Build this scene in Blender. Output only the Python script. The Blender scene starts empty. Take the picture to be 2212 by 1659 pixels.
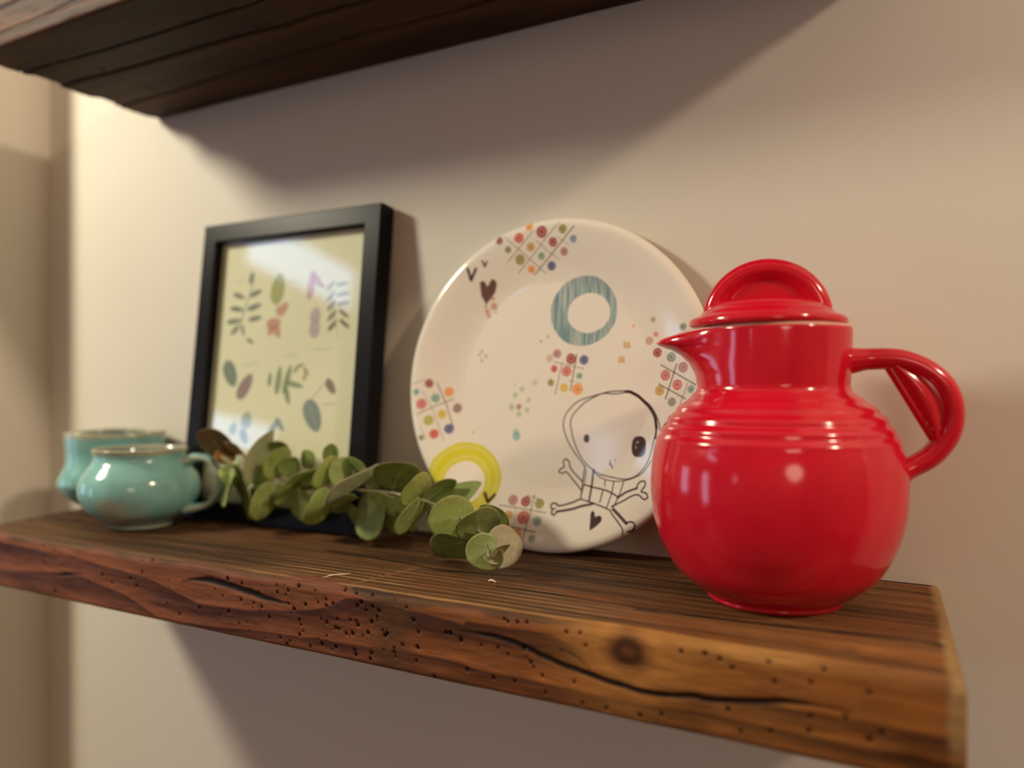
import bpy, math
import numpy as np
from mathutils import Vector, Matrix

# ------------------------------------------------------------------ camera, light, exposure
SC = bpy.context.scene
COL = SC.collection
cam_d = bpy.data.cameras.new('camera'); cam = bpy.data.objects.new('camera', cam_d); COL.objects.link(cam)
cam_d.sensor_width = 36.0; cam_d.lens = 36.0 * 1665.0 / 2212.0
cam_d.clip_start = 0.02; cam_d.clip_end = 60
cam.location = (0.0, -0.543, 0.0)
cam.rotation_euler = (math.radians(90), 0, math.radians(28.1))
cam_d.shift_y = 6.5 / 2212.0
cam_d.dof.use_dof = True; cam_d.dof.focus_distance = 0.485; cam_d.dof.aperture_fstop = 2.6
SC.camera = cam

vs = SC.view_settings
SC.display_settings.display_device = 'sRGB'
vs.view_transform = 'Standard'; vs.look = 'None'; vs.gamma = 1.0; vs.use_curve_mapping = False
vs.exposure = 0.24
SC.cycles.use_denoising = True
SC.cycles.max_bounces = 8; SC.cycles.diffuse_bounces = 5; SC.cycles.glossy_bounces = 4
SC.cycles.transmission_bounces = 6; SC.cycles.transparent_max_bounces = 8
SC.cycles.caustics_reflective = False; SC.cycles.caustics_refractive = False
SC.cycles.sample_clamp_indirect = 6.0

w = bpy.data.worlds.new('evening_sky'); SC.world = w; w.use_nodes = True
bg = w.node_tree.nodes['Background']; bg.inputs[0].default_value = (0.50, 0.68, 1.0, 1); bg.inputs[1].default_value = 5.0

def lamp(name, loc, power, colour, radius):
    d = bpy.data.lights.new(name, 'POINT'); d.energy = power; d.color = colour; d.shadow_soft_size = radius
    o = bpy.data.objects.new(name, d); o.location = loc; COL.objects.link(o); return o
lamp('ceiling_lamp', (1.20, -0.52, 0.93), 50.0, (1.0, 0.79, 0.58), 0.055)      # right, close to the shelf wall
lamp('hanging_lamp', (-1.32, -0.75, 0.69), 52.0, (1.0, 0.91, 0.68), 0.11)     # left, in front of the short wing wall
lamp('fill_lamp', (1.10, -2.40, 0.50), 21.0, (1.0, 0.77, 0.58), 0.32)        # warm fill added across the room, large for a soft glow on the jug

# ------------------------------------------------------------------ measured drawings (metres on the shelf, millimetres on plate and print)
PLATE_DOTS = [(-46.39,112.59,3.14,'dr'),(-29.35,113.29,3.82,'re'),(-20.51,121.39,3.29,'or'),(-9.84,116.43,4.49,'cr'),(7.68,116.98,3.38,'ol'),(15.98,109.02,2.81,'bg'),(-1.05,108.23,3.48,'cr'),(-20.04,106.13,3.23,'yo'),(-39.35,105.14,2.64,'go'),(7.57,100.65,3.16,'ma'),(-11.78,98.7,2.9,'te'),(-29.97,97.31,3.93,'ol'),(-3.85,91.07,3.46,'bl'),(-21.09,89.52,3.07,'or'),(2.35,23.07,3.38,'ma'),(14.07,19.04,4.01,'cr'),(24.62,17.98,3.54,'bl'),(0.37,11.62,2.81,'re'),(10.83,9.5,4.01,'pk'),(21.41,5.87,2.43,'te'),(-2.01,0.97,2.7,'ol'),(9.16,-2.95,3.34,'ye'),(20.37,-4.05,4.18,'or'),(-3.67,19.57,2.83,'pp'),(-108.17,-0.14,3.61,'cr'),(-118.65,-7.4,2.66,'cy'),(-91.63,-6.64,3.83,'or'),(-102.33,-12.01,3.61,'te'),(-113.36,-17.16,4.34,'pk'),(-83.8,-19.82,3.82,'mb'),(-96.17,-25.0,3.59,'ye'),(-106.37,-30.39,4.07,'li'),(-89.05,-36.66,3.93,'bl'),(-100.76,-41.28,3.81,'re'),(-111.2,-44.66,2.39,'go'),(92.5,18.5,3.51,'gg'),(101.73,10.86,3.67,'ma'),(81.53,22.17,3.35,'cr'),(88.14,5.76,3.74,'pk'),(97.48,-1.25,3.7,'pk'),(83.88,-5.07,3.55,'yo'),(93.7,-13.29,3.09,'gg'),(108.02,-4.59,2.63,'te'),(101.57,38.79,2.63,'gg'),(-28.31,-89.54,3.98,'ma'),(-17.66,-89.94,3.94,'cr'),(-6.19,-90.79,3.68,'ol'),(-30.02,-101.14,3.49,'yo'),(-17.42,-101.84,4.85,'pk'),(-5.57,-103.6,3.4,'te'),(-20.28,-114.17,3.62,'or'),(-7.78,-116.48,2.95,'gg'),(-6.27,36.41,0.91,'br'),(-11.75,33.04,0.92,'br'),(-54.41,62.29,2.9,'ob'),(-60.16,58.36,2.09,'ob'),(-58.96,54.84,1.64,'ob'),(-55.39,68.64,1.84,'ob'),(-52.56,57.58,0.95,'ob'),(-61.26,62.43,1.39,'ob'),(-26.56,-4.12,2.06,'pg'),(-32.14,-8.72,2.3,'pg'),(-20.42,-12.64,1.82,'pg'),(-34.93,-17.92,2.52,'pg'),(-28.48,-17.84,2.28,'rb'),(-21.34,-20.25,2.04,'pg'),(-28.21,-23.54,2.28,'pg'),(-32.55,-0.11,1.04,'pp'),(-15.36,1.0,2.5,'pp'),(-63.79,26.53,1.43,'bn'),(-60.17,22.32,1.66,'bn'),(-66.36,23.62,1.31,'bn'),(-63.78,18.83,1.54,'bn'),(-68.78,-38.89,1.06,'bn'),(-30.12,-37.23,2.5,'pg'),(-29.57,-40.62,3.4,'cy'),(56.74,29.73,1.4,'yo'),(59.33,29.45,1.4,'yo'),(56.82,27.14,1.4,'yo'),(59.41,27.08,1.4,'yo'),(53.04,18.81,1.4,'yo'),(55.64,18.76,1.4,'yo'),(53.12,16.43,1.4,'yo'),(55.72,16.39,1.4,'yo'),(78.07,45.83,2.07,'ot'),(62.83,42.26,1.29,'or'),(80.31,35.28,2.08,'pk'),(75.12,30.87,2.95,'ot')]
PLATE_EYED = 52
PLATE_LINES = [([(-42.45,115.69),(-8.96,85.75)],0.55,'gr'),([(-8.51,104.03),(2.96,95.19)],0.45,'gr'),([(-17.21,117.59),(-40.2,96.17)],0.6,'gr'),([(5.28,122.57),(-32.43,87.23)],0.55,'gr'),([(17.25,118.15),(-18.94,85.23)],0.9,'gr'),([(-15.29,110.42),(-8.45,104.56)],0.4,'gr'),([(3.28,111.03),(12.54,104.94)],0.3,'gr'),([(0.16,16.69),(25.11,11.35)],0.5,'gr'),([(6.92,16.03),(2.06,-7.99)],0.6,'gr'),([(18.75,21.96),(14.44,-5.16)],0.9,'gr'),([(12.32,2.6),(23.16,0.36)],0.3,'gr'),([(-121.99,-1.05),(-112.18,2.77)],0.5,'gr'),([(-101.9,0.63),(-94.47,-14.16),(-86.82,-33.01)],0.8,'gr'),([(-116.41,-25.68),(-102.42,-18.62),(-87.42,-12.16)],0.7,'gr'),([(-112.89,-6.29),(-103.25,-22.85),(-92.4,-46.29)],0.4,'gr'),([(-113.04,-35.17),(-106.96,-45.69)],0.35,'gr'),([(84.54,13.17),(97.86,5.92),(111.44,-1.66)],0.9,'gr'),([(83.16,-0.36),(104.02,-11.09)],0.9,'gr'),([(96.58,13.15),(88.67,-10.86)],1.0,'gr'),([(105.35,-0.47),(100.23,-14.6)],0.5,'gr'),([(-38.92,-94.09),(-19.28,-95.49),(-0.19,-97.01)],0.7,'gr'),([(-11.47,-84.61),(-12.39,-96.63),(-15.67,-121.96)],0.8,'gr'),([(-28.71,-109.17),(-5.86,-111.57)],1.0,'gr'),([(-17.44,-85.54),(-4.84,-87.98)],0.5,'gr'),([(-25.58,-94.29),(-24.85,-104.01)],0.3,'gr'),([(-74.71,91.91),(-72.44,83.8)],2.1,'dk'),([(-67.81,91.65),(-72.23,83.23)],2.0,'dk'),([(-61.77,97.66),(-60.2,93.64)],1.3,'dk'),([(-57.95,96.93),(-59.97,93.41)],1.2,'dk'),([(-52.31,-86.02),(-49.06,-91.64)],2.2,'dk'),([(-44.23,-86.66),(-48.46,-92.27)],2.2,'dk'),([(28.64,-61.44),(21.27,-53.12),(14.57,-43.93),(10.61,-35.27),(9.78,-28.68),(11.71,-22.76),(15.9,-17.56),(21.28,-13.1),(28.26,-10.49),(39.01,-7.53),(46.59,-5.7),(58.6,-5.3),(62.33,-6.0),(71.3,-11.24),(77.27,-16.09),(82.14,-23.04),(84.77,-29.25),(85.64,-33.37)],0.75,'dk'),([(34.9,-63.63),(28.53,-58.57),(23.6,-52.3),(19.32,-43.77),(16.6,-35.11),(15.57,-29.29),(17.33,-23.4),(21.5,-18.58),(26.82,-13.78),(34.46,-9.72),(40.53,-7.16),(50.43,-7.47),(58.64,-6.37),(64.57,-6.7),(70.55,-10.55),(75.07,-16.11),(79.02,-21.66),(82.01,-27.89),(82.39,-34.12),(81.0,-41.74),(79.62,-48.67),(77.54,-55.62),(74.22,-61.27),(69.27,-65.99),(63.29,-68.4),(57.05,-68.76),(49.09,-67.82),(41.13,-66.5),(34.9,-63.63)],0.75,'dk'),([(34.92,-63.98),(39.69,-68.0),(46.18,-70.1),(54.12,-70.68),(61.85,-69.52),(68.61,-67.06),(73.73,-64.03),(77.87,-59.03),(80.49,-54.12)],0.65,'dk'),([(62.34,-6.21),(67.57,-8.8),(72.07,-12.64),(77.33,-17.49),(81.03,-23.74),(82.6,-31.35)],1.9,'dk'),([(58.61,-5.66),(62.33,-6.0)],1.8,'dk'),([(82.6,-31.35),(82.49,-38.95)],1.2,'dk'),([(28.64,-61.44),(27.11,-72.27),(26.87,-84.37)],0.9,'dk'),([(29.88,-63.52),(28.43,-74.33),(27.18,-80.81)],0.6,'dk'),([(35.28,-63.25),(34.58,-76.09),(33.92,-85.97)],1.3,'dk'),([(45.04,-70.52),(45.12,-74.72)],0.7,'dk'),([(43.99,-78.29),(43.38,-82.51),(42.76,-86.36)],0.9,'dk'),([(52.17,-70.79),(51.34,-79.87),(48.8,-89.68)],0.8,'dk'),([(59.98,-70.32),(57.69,-80.11),(54.73,-87.16),(53.66,-90.65)],0.8,'dk'),([(28.47,-74.69),(37.38,-76.26),(47.09,-77.73),(57.09,-81.52)],1.0,'dk'),([(26.58,-85.09),(38.98,-87.69),(48.07,-90.08),(52.21,-91.45)],0.9,'dk'),([(26.72,-72.29),(17.76,-64.14),(15.55,-58.45),(13.08,-56.38),(11.01,-58.65),(11.72,-62.26),(8.21,-64.62),(7.89,-66.46),(10.73,-67.26),(13.87,-66.15),(20.47,-72.65),(26.08,-78.4)],0.9,'dk'),([(25.84,-85.5),(19.85,-88.4),(10.24,-91.22),(7.15,-89.66),(4.01,-90.24),(3.58,-92.42),(5.15,-94.44),(4.74,-96.6),(7.06,-98.19),(8.99,-95.57)],1.1,'dk'),([(8.99,-95.57),(20.61,-92.92),(28.19,-90.24),(37.4,-87.81)],1.5,'dk'),([(5.09,-94.09),(7.39,-93.42)],0.9,'dk'),([(56.4,-82.26),(62.86,-77.69),(71.02,-74.41)],1.3,'dk'),([(71.02,-74.41),(71.47,-71.67),(73.93,-69.47),(77.03,-69.62),(76.98,-72.67),(74.72,-76.53),(78.23,-77.29),(80.03,-80.18),(77.18,-81.72),(72.71,-79.03),(67.82,-80.06),(60.6,-84.33),(52.6,-88.7)],1.0,'dk'),([(52.21,-91.45),(53.27,-93.4),(58.57,-98.34),(62.9,-103.31),(62.67,-107.34)],0.9,'dk'),([(54.44,-90.59),(58.74,-93.62),(65.47,-99.07)],1.9,'dk'),([(65.47,-99.07),(68.34,-97.81),(71.37,-98.54),(71.59,-101.18),(69.61,-104.02),(66.75,-104.96)],1.1,'dk'),([(47.94,-55.55),(47.71,-59.8)],0.5,'dk'),([(48.4,-58.0),(50.08,-61.45)],0.8,'dk'),([(51.66,-54.67),(52.11,-56.77)],0.4,'dk')]
PLATE_RINGS = {'blue':((22.84,55.24,27.1,26.69),(27.07,53.37,17.3,15.09)),'yellow':((-71.74,-76.33,30.92,29.55),(-70.75,-78.56,16.66,16.7)),'eye':(29.02,-40.7,2.33,3.17),'eye2':(69.7,-45.21,5.61,7.53)}
PLATE_HEARTS = [[(37.81,-106.31),(37.31,-99.53),(36.92,-94.76),(37.8,-92.83),(39.32,-93.87),(40.54,-97.54),(41.94,-96.4),(44.23,-95.86),(45.83,-97.09),(45.56,-99.49),(42.87,-102.45),(40.09,-104.74)],[(-64.93,80.79),(-62.98,82.22),(-60.98,81.27),(-59.11,77.26),(-54.93,83.37),(-51.97,82.16),(-51.39,78.77),(-53.27,73.16),(-57.24,68.68),(-60.93,64.16),(-64.44,71.1)]]
PRINT_LEAVES = [(-51.5,202.4,9.9,29.8,1.2,(0.075,0.12,0.1)),(-47.7,227.3,0.8,6.1,2.9,(0.075,0.12,0.1)),(-61.9,210.7,7.8,-2.4,2.4,(0.075,0.12,0.1)),(-40.4,212.2,7.8,2.3,2.9,(0.075,0.12,0.1)),(-63.3,198.1,9.2,-1.4,2.5,(0.075,0.12,0.1)),(-40.8,199.1,9.1,2.1,2.9,(0.075,0.12,0.1)),(-65.7,186.4,9.7,0.6,2.6,(0.075,0.12,0.1)),(-38.7,188.0,8.5,1.0,2.6,(0.075,0.12,0.1)),(-63.8,178.0,4.6,4.3,2.6,(0.075,0.12,0.1)),(-42.8,166.9,4.7,-2.0,1.7,(0.075,0.12,0.1)),(-53.3,177.6,1.9,-5.5,1.8,(0.075,0.12,0.1)),(-13.0,214.8,1.9,14.6,8.3,(0.3,0.34,0.09)),(-12.3,196.4,0.1,5.4,0.9,(0.3,0.3,0.15)),(-5.1,195.4,5.7,5.4,4.9,(0.52,0.22,0.17)),(-14.8,182.3,9.0,0.9,5.4,(0.52,0.22,0.17)),(-10.1,175.4,3.7,-6.4,4.0,(0.52,0.22,0.17)),(-17.3,176.4,3.1,4.6,3.6,(0.52,0.22,0.17)),(27.2,215.7,1.7,13.0,4.4,(0.5,0.25,0.24)),(33.0,220.6,7.1,-6.5,3.2,(0.5,0.25,0.24)),(38.5,215.0,5.4,-2.7,1.8,(0.5,0.25,0.24)),(28.6,222.2,1.7,-5.3,3.6,(0.5,0.25,0.24)),(34.5,187.6,1.0,7.7,6.0,(0.46,0.36,0.42)),(34.7,176.5,0.1,9.1,6.1,(0.46,0.36,0.42)),(49.5,213.6,4.5,4.3,2.5,(0.34,0.34,0.24)),(62.4,214.8,7.2,0.6,2.0,(0.34,0.34,0.24)),(50.8,204.4,4.4,4.3,2.4,(0.28,0.28500000000000003,0.195)),(63.9,205.6,7.2,0.6,2.0,(0.28,0.28500000000000003,0.195)),(52.1,195.9,4.4,4.3,2.4,(0.22000000000000003,0.23000000000000004,0.15)),(65.3,197.2,7.2,0.7,2.0,(0.22000000000000003,0.23000000000000004,0.15)),(53.4,186.8,4.4,4.3,2.4,(0.16000000000000003,0.17500000000000002,0.10499999999999998)),(66.7,188.1,6.0,-4.0,2.0,(0.16000000000000003,0.17500000000000002,0.10499999999999998)),(54.7,177.7,4.4,4.4,2.4,(0.10000000000000003,0.12000000000000002,0.06)),(68.2,179.1,6.0,-4.0,2.0,(0.10000000000000003,0.12000000000000002,0.06)),(56.9,186.7,5.8,-21.8,0.8,(0.25,0.25,0.15)),(46.5,157.4,12.2,0.1,0.8,(0.4,0.4,0.33)),(9.8,152.3,9.5,-0.2,0.9,(0.4,0.4,0.33)),(-39.4,145.1,10.7,1.3,0.9,(0.4,0.4,0.33)),(57.5,108.9,9.5,0.9,0.9,(0.4,0.4,0.33)),(4.6,220.4,8.7,-0.2,0.7,(0.4,0.4,0.33)),(1.1,255.2,15.7,-0.5,1.0,(0.4,0.4,0.33)),(-61.5,224.0,6.6,0.0,0.7,(0.4,0.4,0.33)),(-65.0,136.5,7.4,-11.9,7.9,(0.07,0.15,0.13)),(-44.8,124.1,7.8,11.5,6.9,(0.2,0.1,0.14)),(-14.2,130.7,0.1,6.6,2.5,(0.15,0.23,0.11)),(-3.5,130.0,1.1,13.1,3.6,(0.15,0.23,0.11)),(6.9,130.6,3.3,13.3,3.5,(0.15,0.23,0.11)),(16.0,126.0,10.9,-2.2,2.6,(0.15,0.23,0.11)),(8.4,116.2,2.8,-8.3,3.0,(0.15,0.23,0.11)),(16.6,139.7,3.0,3.0,2.1,(0.3,0.31,0.09)),(21.1,142.9,4.7,1.3,1.7,(0.3,0.31,0.09)),(28.4,137.7,3.2,-3.8,2.0,(0.3,0.31,0.09)),(27.2,132.5,0.4,3.3,2.0,(0.3,0.31,0.09)),(57.7,124.3,5.3,-6.3,4.0,(0.15,0.07,0.06)),(44.2,120.3,8.2,8.3,0.8,(0.25,0.2,0.15)),(39.7,98.6,7.8,-13.5,9.1,(0.12,0.2,0.22)),(-39.3,92.9,1.0,8.0,6.7,(0.25,0.35,0.28)),(-55.3,85.2,3.4,5.0,5.0,(0.25,0.35,0.28)),(-6.8,84.8,5.0,7.7,3.6,(0.14,0.24,0.3)),(2.2,89.8,5.4,-6.0,2.9,(0.14,0.24,0.3)),(-41.0,78.3,4.2,-6.7,4.2,(0.14,0.24,0.3))]  # blue of the lowest leaves is the window's reflection painted in
FRONT_CRACKS = [([(-0.4609,-0.137),(-0.4489,-0.1343),(-0.4357,-0.1329),(-0.4214,-0.1335),(-0.4074,-0.135),(-0.3938,-0.1368),(-0.3805,-0.1385),(-0.3675,-0.139),(-0.3561,-0.1388)],0.0022),([(-0.2346,-0.1376),(-0.2222,-0.1375),(-0.2061,-0.1382),(-0.1906,-0.1402),(-0.1756,-0.1448),(-0.1506,-0.1491),(-0.1302,-0.1518),(-0.114,-0.1519),(-0.0977,-0.15),(-0.0887,-0.1502),(-0.0504,-0.1435),(-0.0284,-0.1437)],0.0014),([(-0.6178,-0.1491),(-0.5985,-0.1481),(-0.5724,-0.144)],0.0018),([(-0.1756,-0.1378),(-0.1647,-0.1387),(-0.1555,-0.1431),(-0.1492,-0.1485)],0.0008)]
TOP_CRACKS = [([(-0.3931,-0.0977),(-0.3528,-0.1011),(-0.3137,-0.1053),(-0.282,-0.1096),(-0.2325,-0.1005)],0.0009),([(-0.2545,-0.0587),(-0.2137,-0.0628),(-0.1679,-0.066),(-0.1257,-0.067)],0.0008),([(-0.2317,-0.1287),(-0.2008,-0.1287),(-0.1682,-0.1298),(-0.1305,-0.131)],0.0007),([(-0.1389,-0.1339),(-0.1044,-0.1311),(-0.0721,-0.1285),(-0.0321,-0.1247),(-0.004,-0.1225),(0.0135,-0.1285)],0.001),([(-0.0267,-0.001),(0.0087,-0.001)],0.0012)]
SCAR = [(-0.3099,-0.1848),(-0.3144,-0.1654),(-0.3174,-0.1431),(-0.3041,-0.112)]
HOLES = [(-0.4277,-0.1383,0.0009),(-0.4206,-0.1424,0.001),(-0.415,-0.13,0.0015),(-0.4017,-0.1313,0.0013),(-0.3705,-0.1289,0.0009),(-0.3699,-0.1332,0.0012),(-0.3608,-0.131,0.0012),(-0.3626,-0.1339,0.0009),(-0.3524,-0.1272,0.0015),(-0.3383,-0.1283,0.0009),(-0.3297,-0.1331,0.0012),(-0.3292,-0.1366,0.0013),(-0.306,-0.1261,0.0012),(-0.2936,-0.1255,0.0013),(-0.3047,-0.1333,0.0015),(-0.3013,-0.1309,0.0017),(-0.2979,-0.1352,0.0011),(-0.2928,-0.1323,0.0014),(-0.2881,-0.1342,0.0014),(-0.2897,-0.1382,0.0011),(-0.2897,-0.1403,0.0008),(-0.2941,-0.1417,0.0017),(-0.3102,-0.143,0.0011),(-0.3056,-0.143,0.0011),(-0.3045,-0.1454,0.0016),(-0.3221,-0.1495,0.0013),(-0.3201,-0.1438,0.0012),(-0.3289,-0.147,0.0015),(-0.3332,-0.1456,0.0008),(-0.3515,-0.1489,0.0014),(-0.3502,-0.1517,0.0011),(-0.3479,-0.1554,0.0009),(-0.3515,-0.1582,0.0014),(-0.3559,-0.1422,0.0016),(-0.3604,-0.1397,0.001),(-0.3841,-0.1446,0.0014),(-0.3911,-0.1432,0.0011),(-0.4031,-0.1427,0.0015),(-0.4146,-0.1522,0.0014),(-0.4768,-0.1551,0.001),(-0.4432,-0.1533,0.0015),(-0.464,-0.1608,0.0014),(-0.503,-0.1353,0.0014),(-0.5164,-0.1415,0.0015),(-0.4937,-0.1259,0.0012),(-0.5389,-0.1473,0.0015),(-0.5497,-0.1427,0.0016),(-0.5667,-0.1498,0.0009),(-0.51,-0.1461,0.0016),(-0.6263,-0.1282,0.0012),(-0.6103,-0.1305,0.0012),(-0.5991,-0.1396,0.0009),(-0.6243,-0.1415,0.0014),(-0.6234,-0.1436,0.0011),(-0.6095,-0.1632,0.0016),(-0.4047,-0.1586,0.001),(-0.3773,-0.1505,0.0013),(-0.3677,-0.1627,0.0012),(-0.3622,-0.1659,0.0014),(-0.3595,-0.1635,0.001),(-0.3427,-0.1642,0.001),(-0.3332,-0.1614,0.0015),(-0.3221,-0.1616,0.0015),(-0.3138,-0.1519,0.0013),(-0.3089,-0.1512,0.0016),(-0.3008,-0.1512,0.001),(-0.2968,-0.1489,0.0016),(-0.2857,-0.1458,0.001),(-0.2842,-0.1487,0.0017),(-0.2822,-0.1471,0.0014),(-0.3073,-0.1611,0.0013),(-0.3064,-0.1636,0.0017),(-0.2952,-0.1645,0.0015),(-0.2944,-0.161,0.0015),(-0.285,-0.1575,0.0008),(-0.2772,-0.1575,0.0011),(-0.2765,-0.1599,0.0009),(-0.2772,-0.1548,0.001),(-0.2681,-0.1296,0.001),(-0.2629,-0.1363,0.0016),(-0.2595,-0.1425,0.0009),(-0.2711,-0.1522,0.0011),(-0.2404,-0.1402,0.0012),(-0.2376,-0.14,0.0016),(-0.2306,-0.1429,0.0017),(-0.2607,-0.1518,0.0014),(-0.2614,-0.1599,0.001),(-0.3155,-0.1251,0.0013),(-0.3238,-0.1348,0.0014),(-0.3357,-0.1355,0.0008),(-0.3462,-0.1382,0.0014),(-0.3863,-0.1352,0.0011),(-0.2597,-0.1428,0.0012),(-0.2601,-0.152,0.0013),(-0.2406,-0.1403,0.0013),(-0.2372,-0.1403,0.0012),(-0.2305,-0.143,0.0012),(-0.2169,-0.1437,0.0009),(-0.2065,-0.1434,0.0011),(-0.2002,-0.1462,0.0009),(-0.203,-0.1271,0.0011),(-0.2006,-0.1281,0.0012),(-0.1948,-0.1276,0.0013),(-0.1891,-0.1268,0.0011),(-0.1895,-0.1458,0.0008),(-0.1864,-0.1483,0.0012),(-0.1846,-0.1504,0.0009),(-0.1654,-0.1286,0.0013),(-0.1576,-0.1278,0.0011),(-0.1541,-0.1338,0.0011),(-0.2093,-0.1605,0.0014),(-0.196,-0.1602,0.0011),(-0.1775,-0.1628,0.001),(-0.1608,-0.1541,0.001),(-0.1793,-0.1542,0.0011),(-0.1562,-0.1641,0.0009),(-0.143,-0.1641,0.0012),(-0.125,-0.1643,0.0014),(-0.114,-0.1615,0.0012),(-0.2263,-0.1589,0.0013),(-0.1906,-0.1416,0.0015),(-0.2487,-0.1675,0.0014),(-0.1041,-0.1289,0.0014),(-0.0928,-0.1281,0.0015),(-0.0857,-0.1295,0.0015),(-0.0798,-0.133,0.0012),(-0.0634,-0.1272,0.0013),(-0.0397,-0.1266,0.0012),(-0.045,-0.1337,0.0012),(-0.0606,-0.136,0.0013),(-0.0233,-0.1335,0.0012),(-0.0818,-0.1529,0.0014),(-0.045,-0.149,0.0013),(-0.0625,-0.1593,0.0011),(-0.0459,-0.1558,0.0013),(-0.0191,-0.1502,0.0012),(-0.0233,-0.1543,0.0014),(-0.0759,-0.1622,0.0011),(-0.0318,-0.1463,0.0011)]
FRONT_BANDS = [[(-0.687,-0.1314),(-0.5864,-0.1325),(-0.5477,-0.1356),(-0.4995,-0.1387),(-0.4768,-0.1436),(-0.4443,-0.1512),(-0.394,-0.1487),(-0.3392,-0.1399),(-0.3238,-0.1352),(-0.3155,-0.1305),(-0.3056,-0.1283),(-0.2592,-0.1309),(-0.2289,-0.1332),(-0.2263,-0.1311),(-0.1983,-0.1312),(-0.1756,-0.1305),(-0.1576,-0.1369),(-0.1492,-0.1466)],[(-0.687,-0.1544),(-0.6136,-0.1478),(-0.5732,-0.1473),(-0.5231,-0.1547),(-0.4858,-0.1673),(-0.4443,-0.1662),(-0.394,-0.1615),(-0.3392,-0.1577),(-0.3056,-0.157),(-0.2592,-0.1552),(-0.2289,-0.1556),(-0.2181,-0.1579),(-0.1868,-0.1572),(-0.1576,-0.1578),(-0.1237,-0.1578),(-0.0984,-0.1566)]]
KNOT = (-0.1309,-0.1333)
STEM = [(-0.2457,-0.1108,-0.1063),(-0.248,-0.1086,-0.1048),(-0.2603,-0.0982,-0.0984),(-0.2879,-0.0868,-0.0892),(-0.3213,-0.0797,-0.0821),(-0.3522,-0.0735,-0.0801),(-0.3856,-0.0687,-0.0804),(-0.4201,-0.0645,-0.0804),(-0.4506,-0.0615,-0.0788),(-0.477,-0.0608,-0.0773),(-0.5091,-0.061,-0.0743),(-0.5287,-0.0635,-0.071)]
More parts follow.
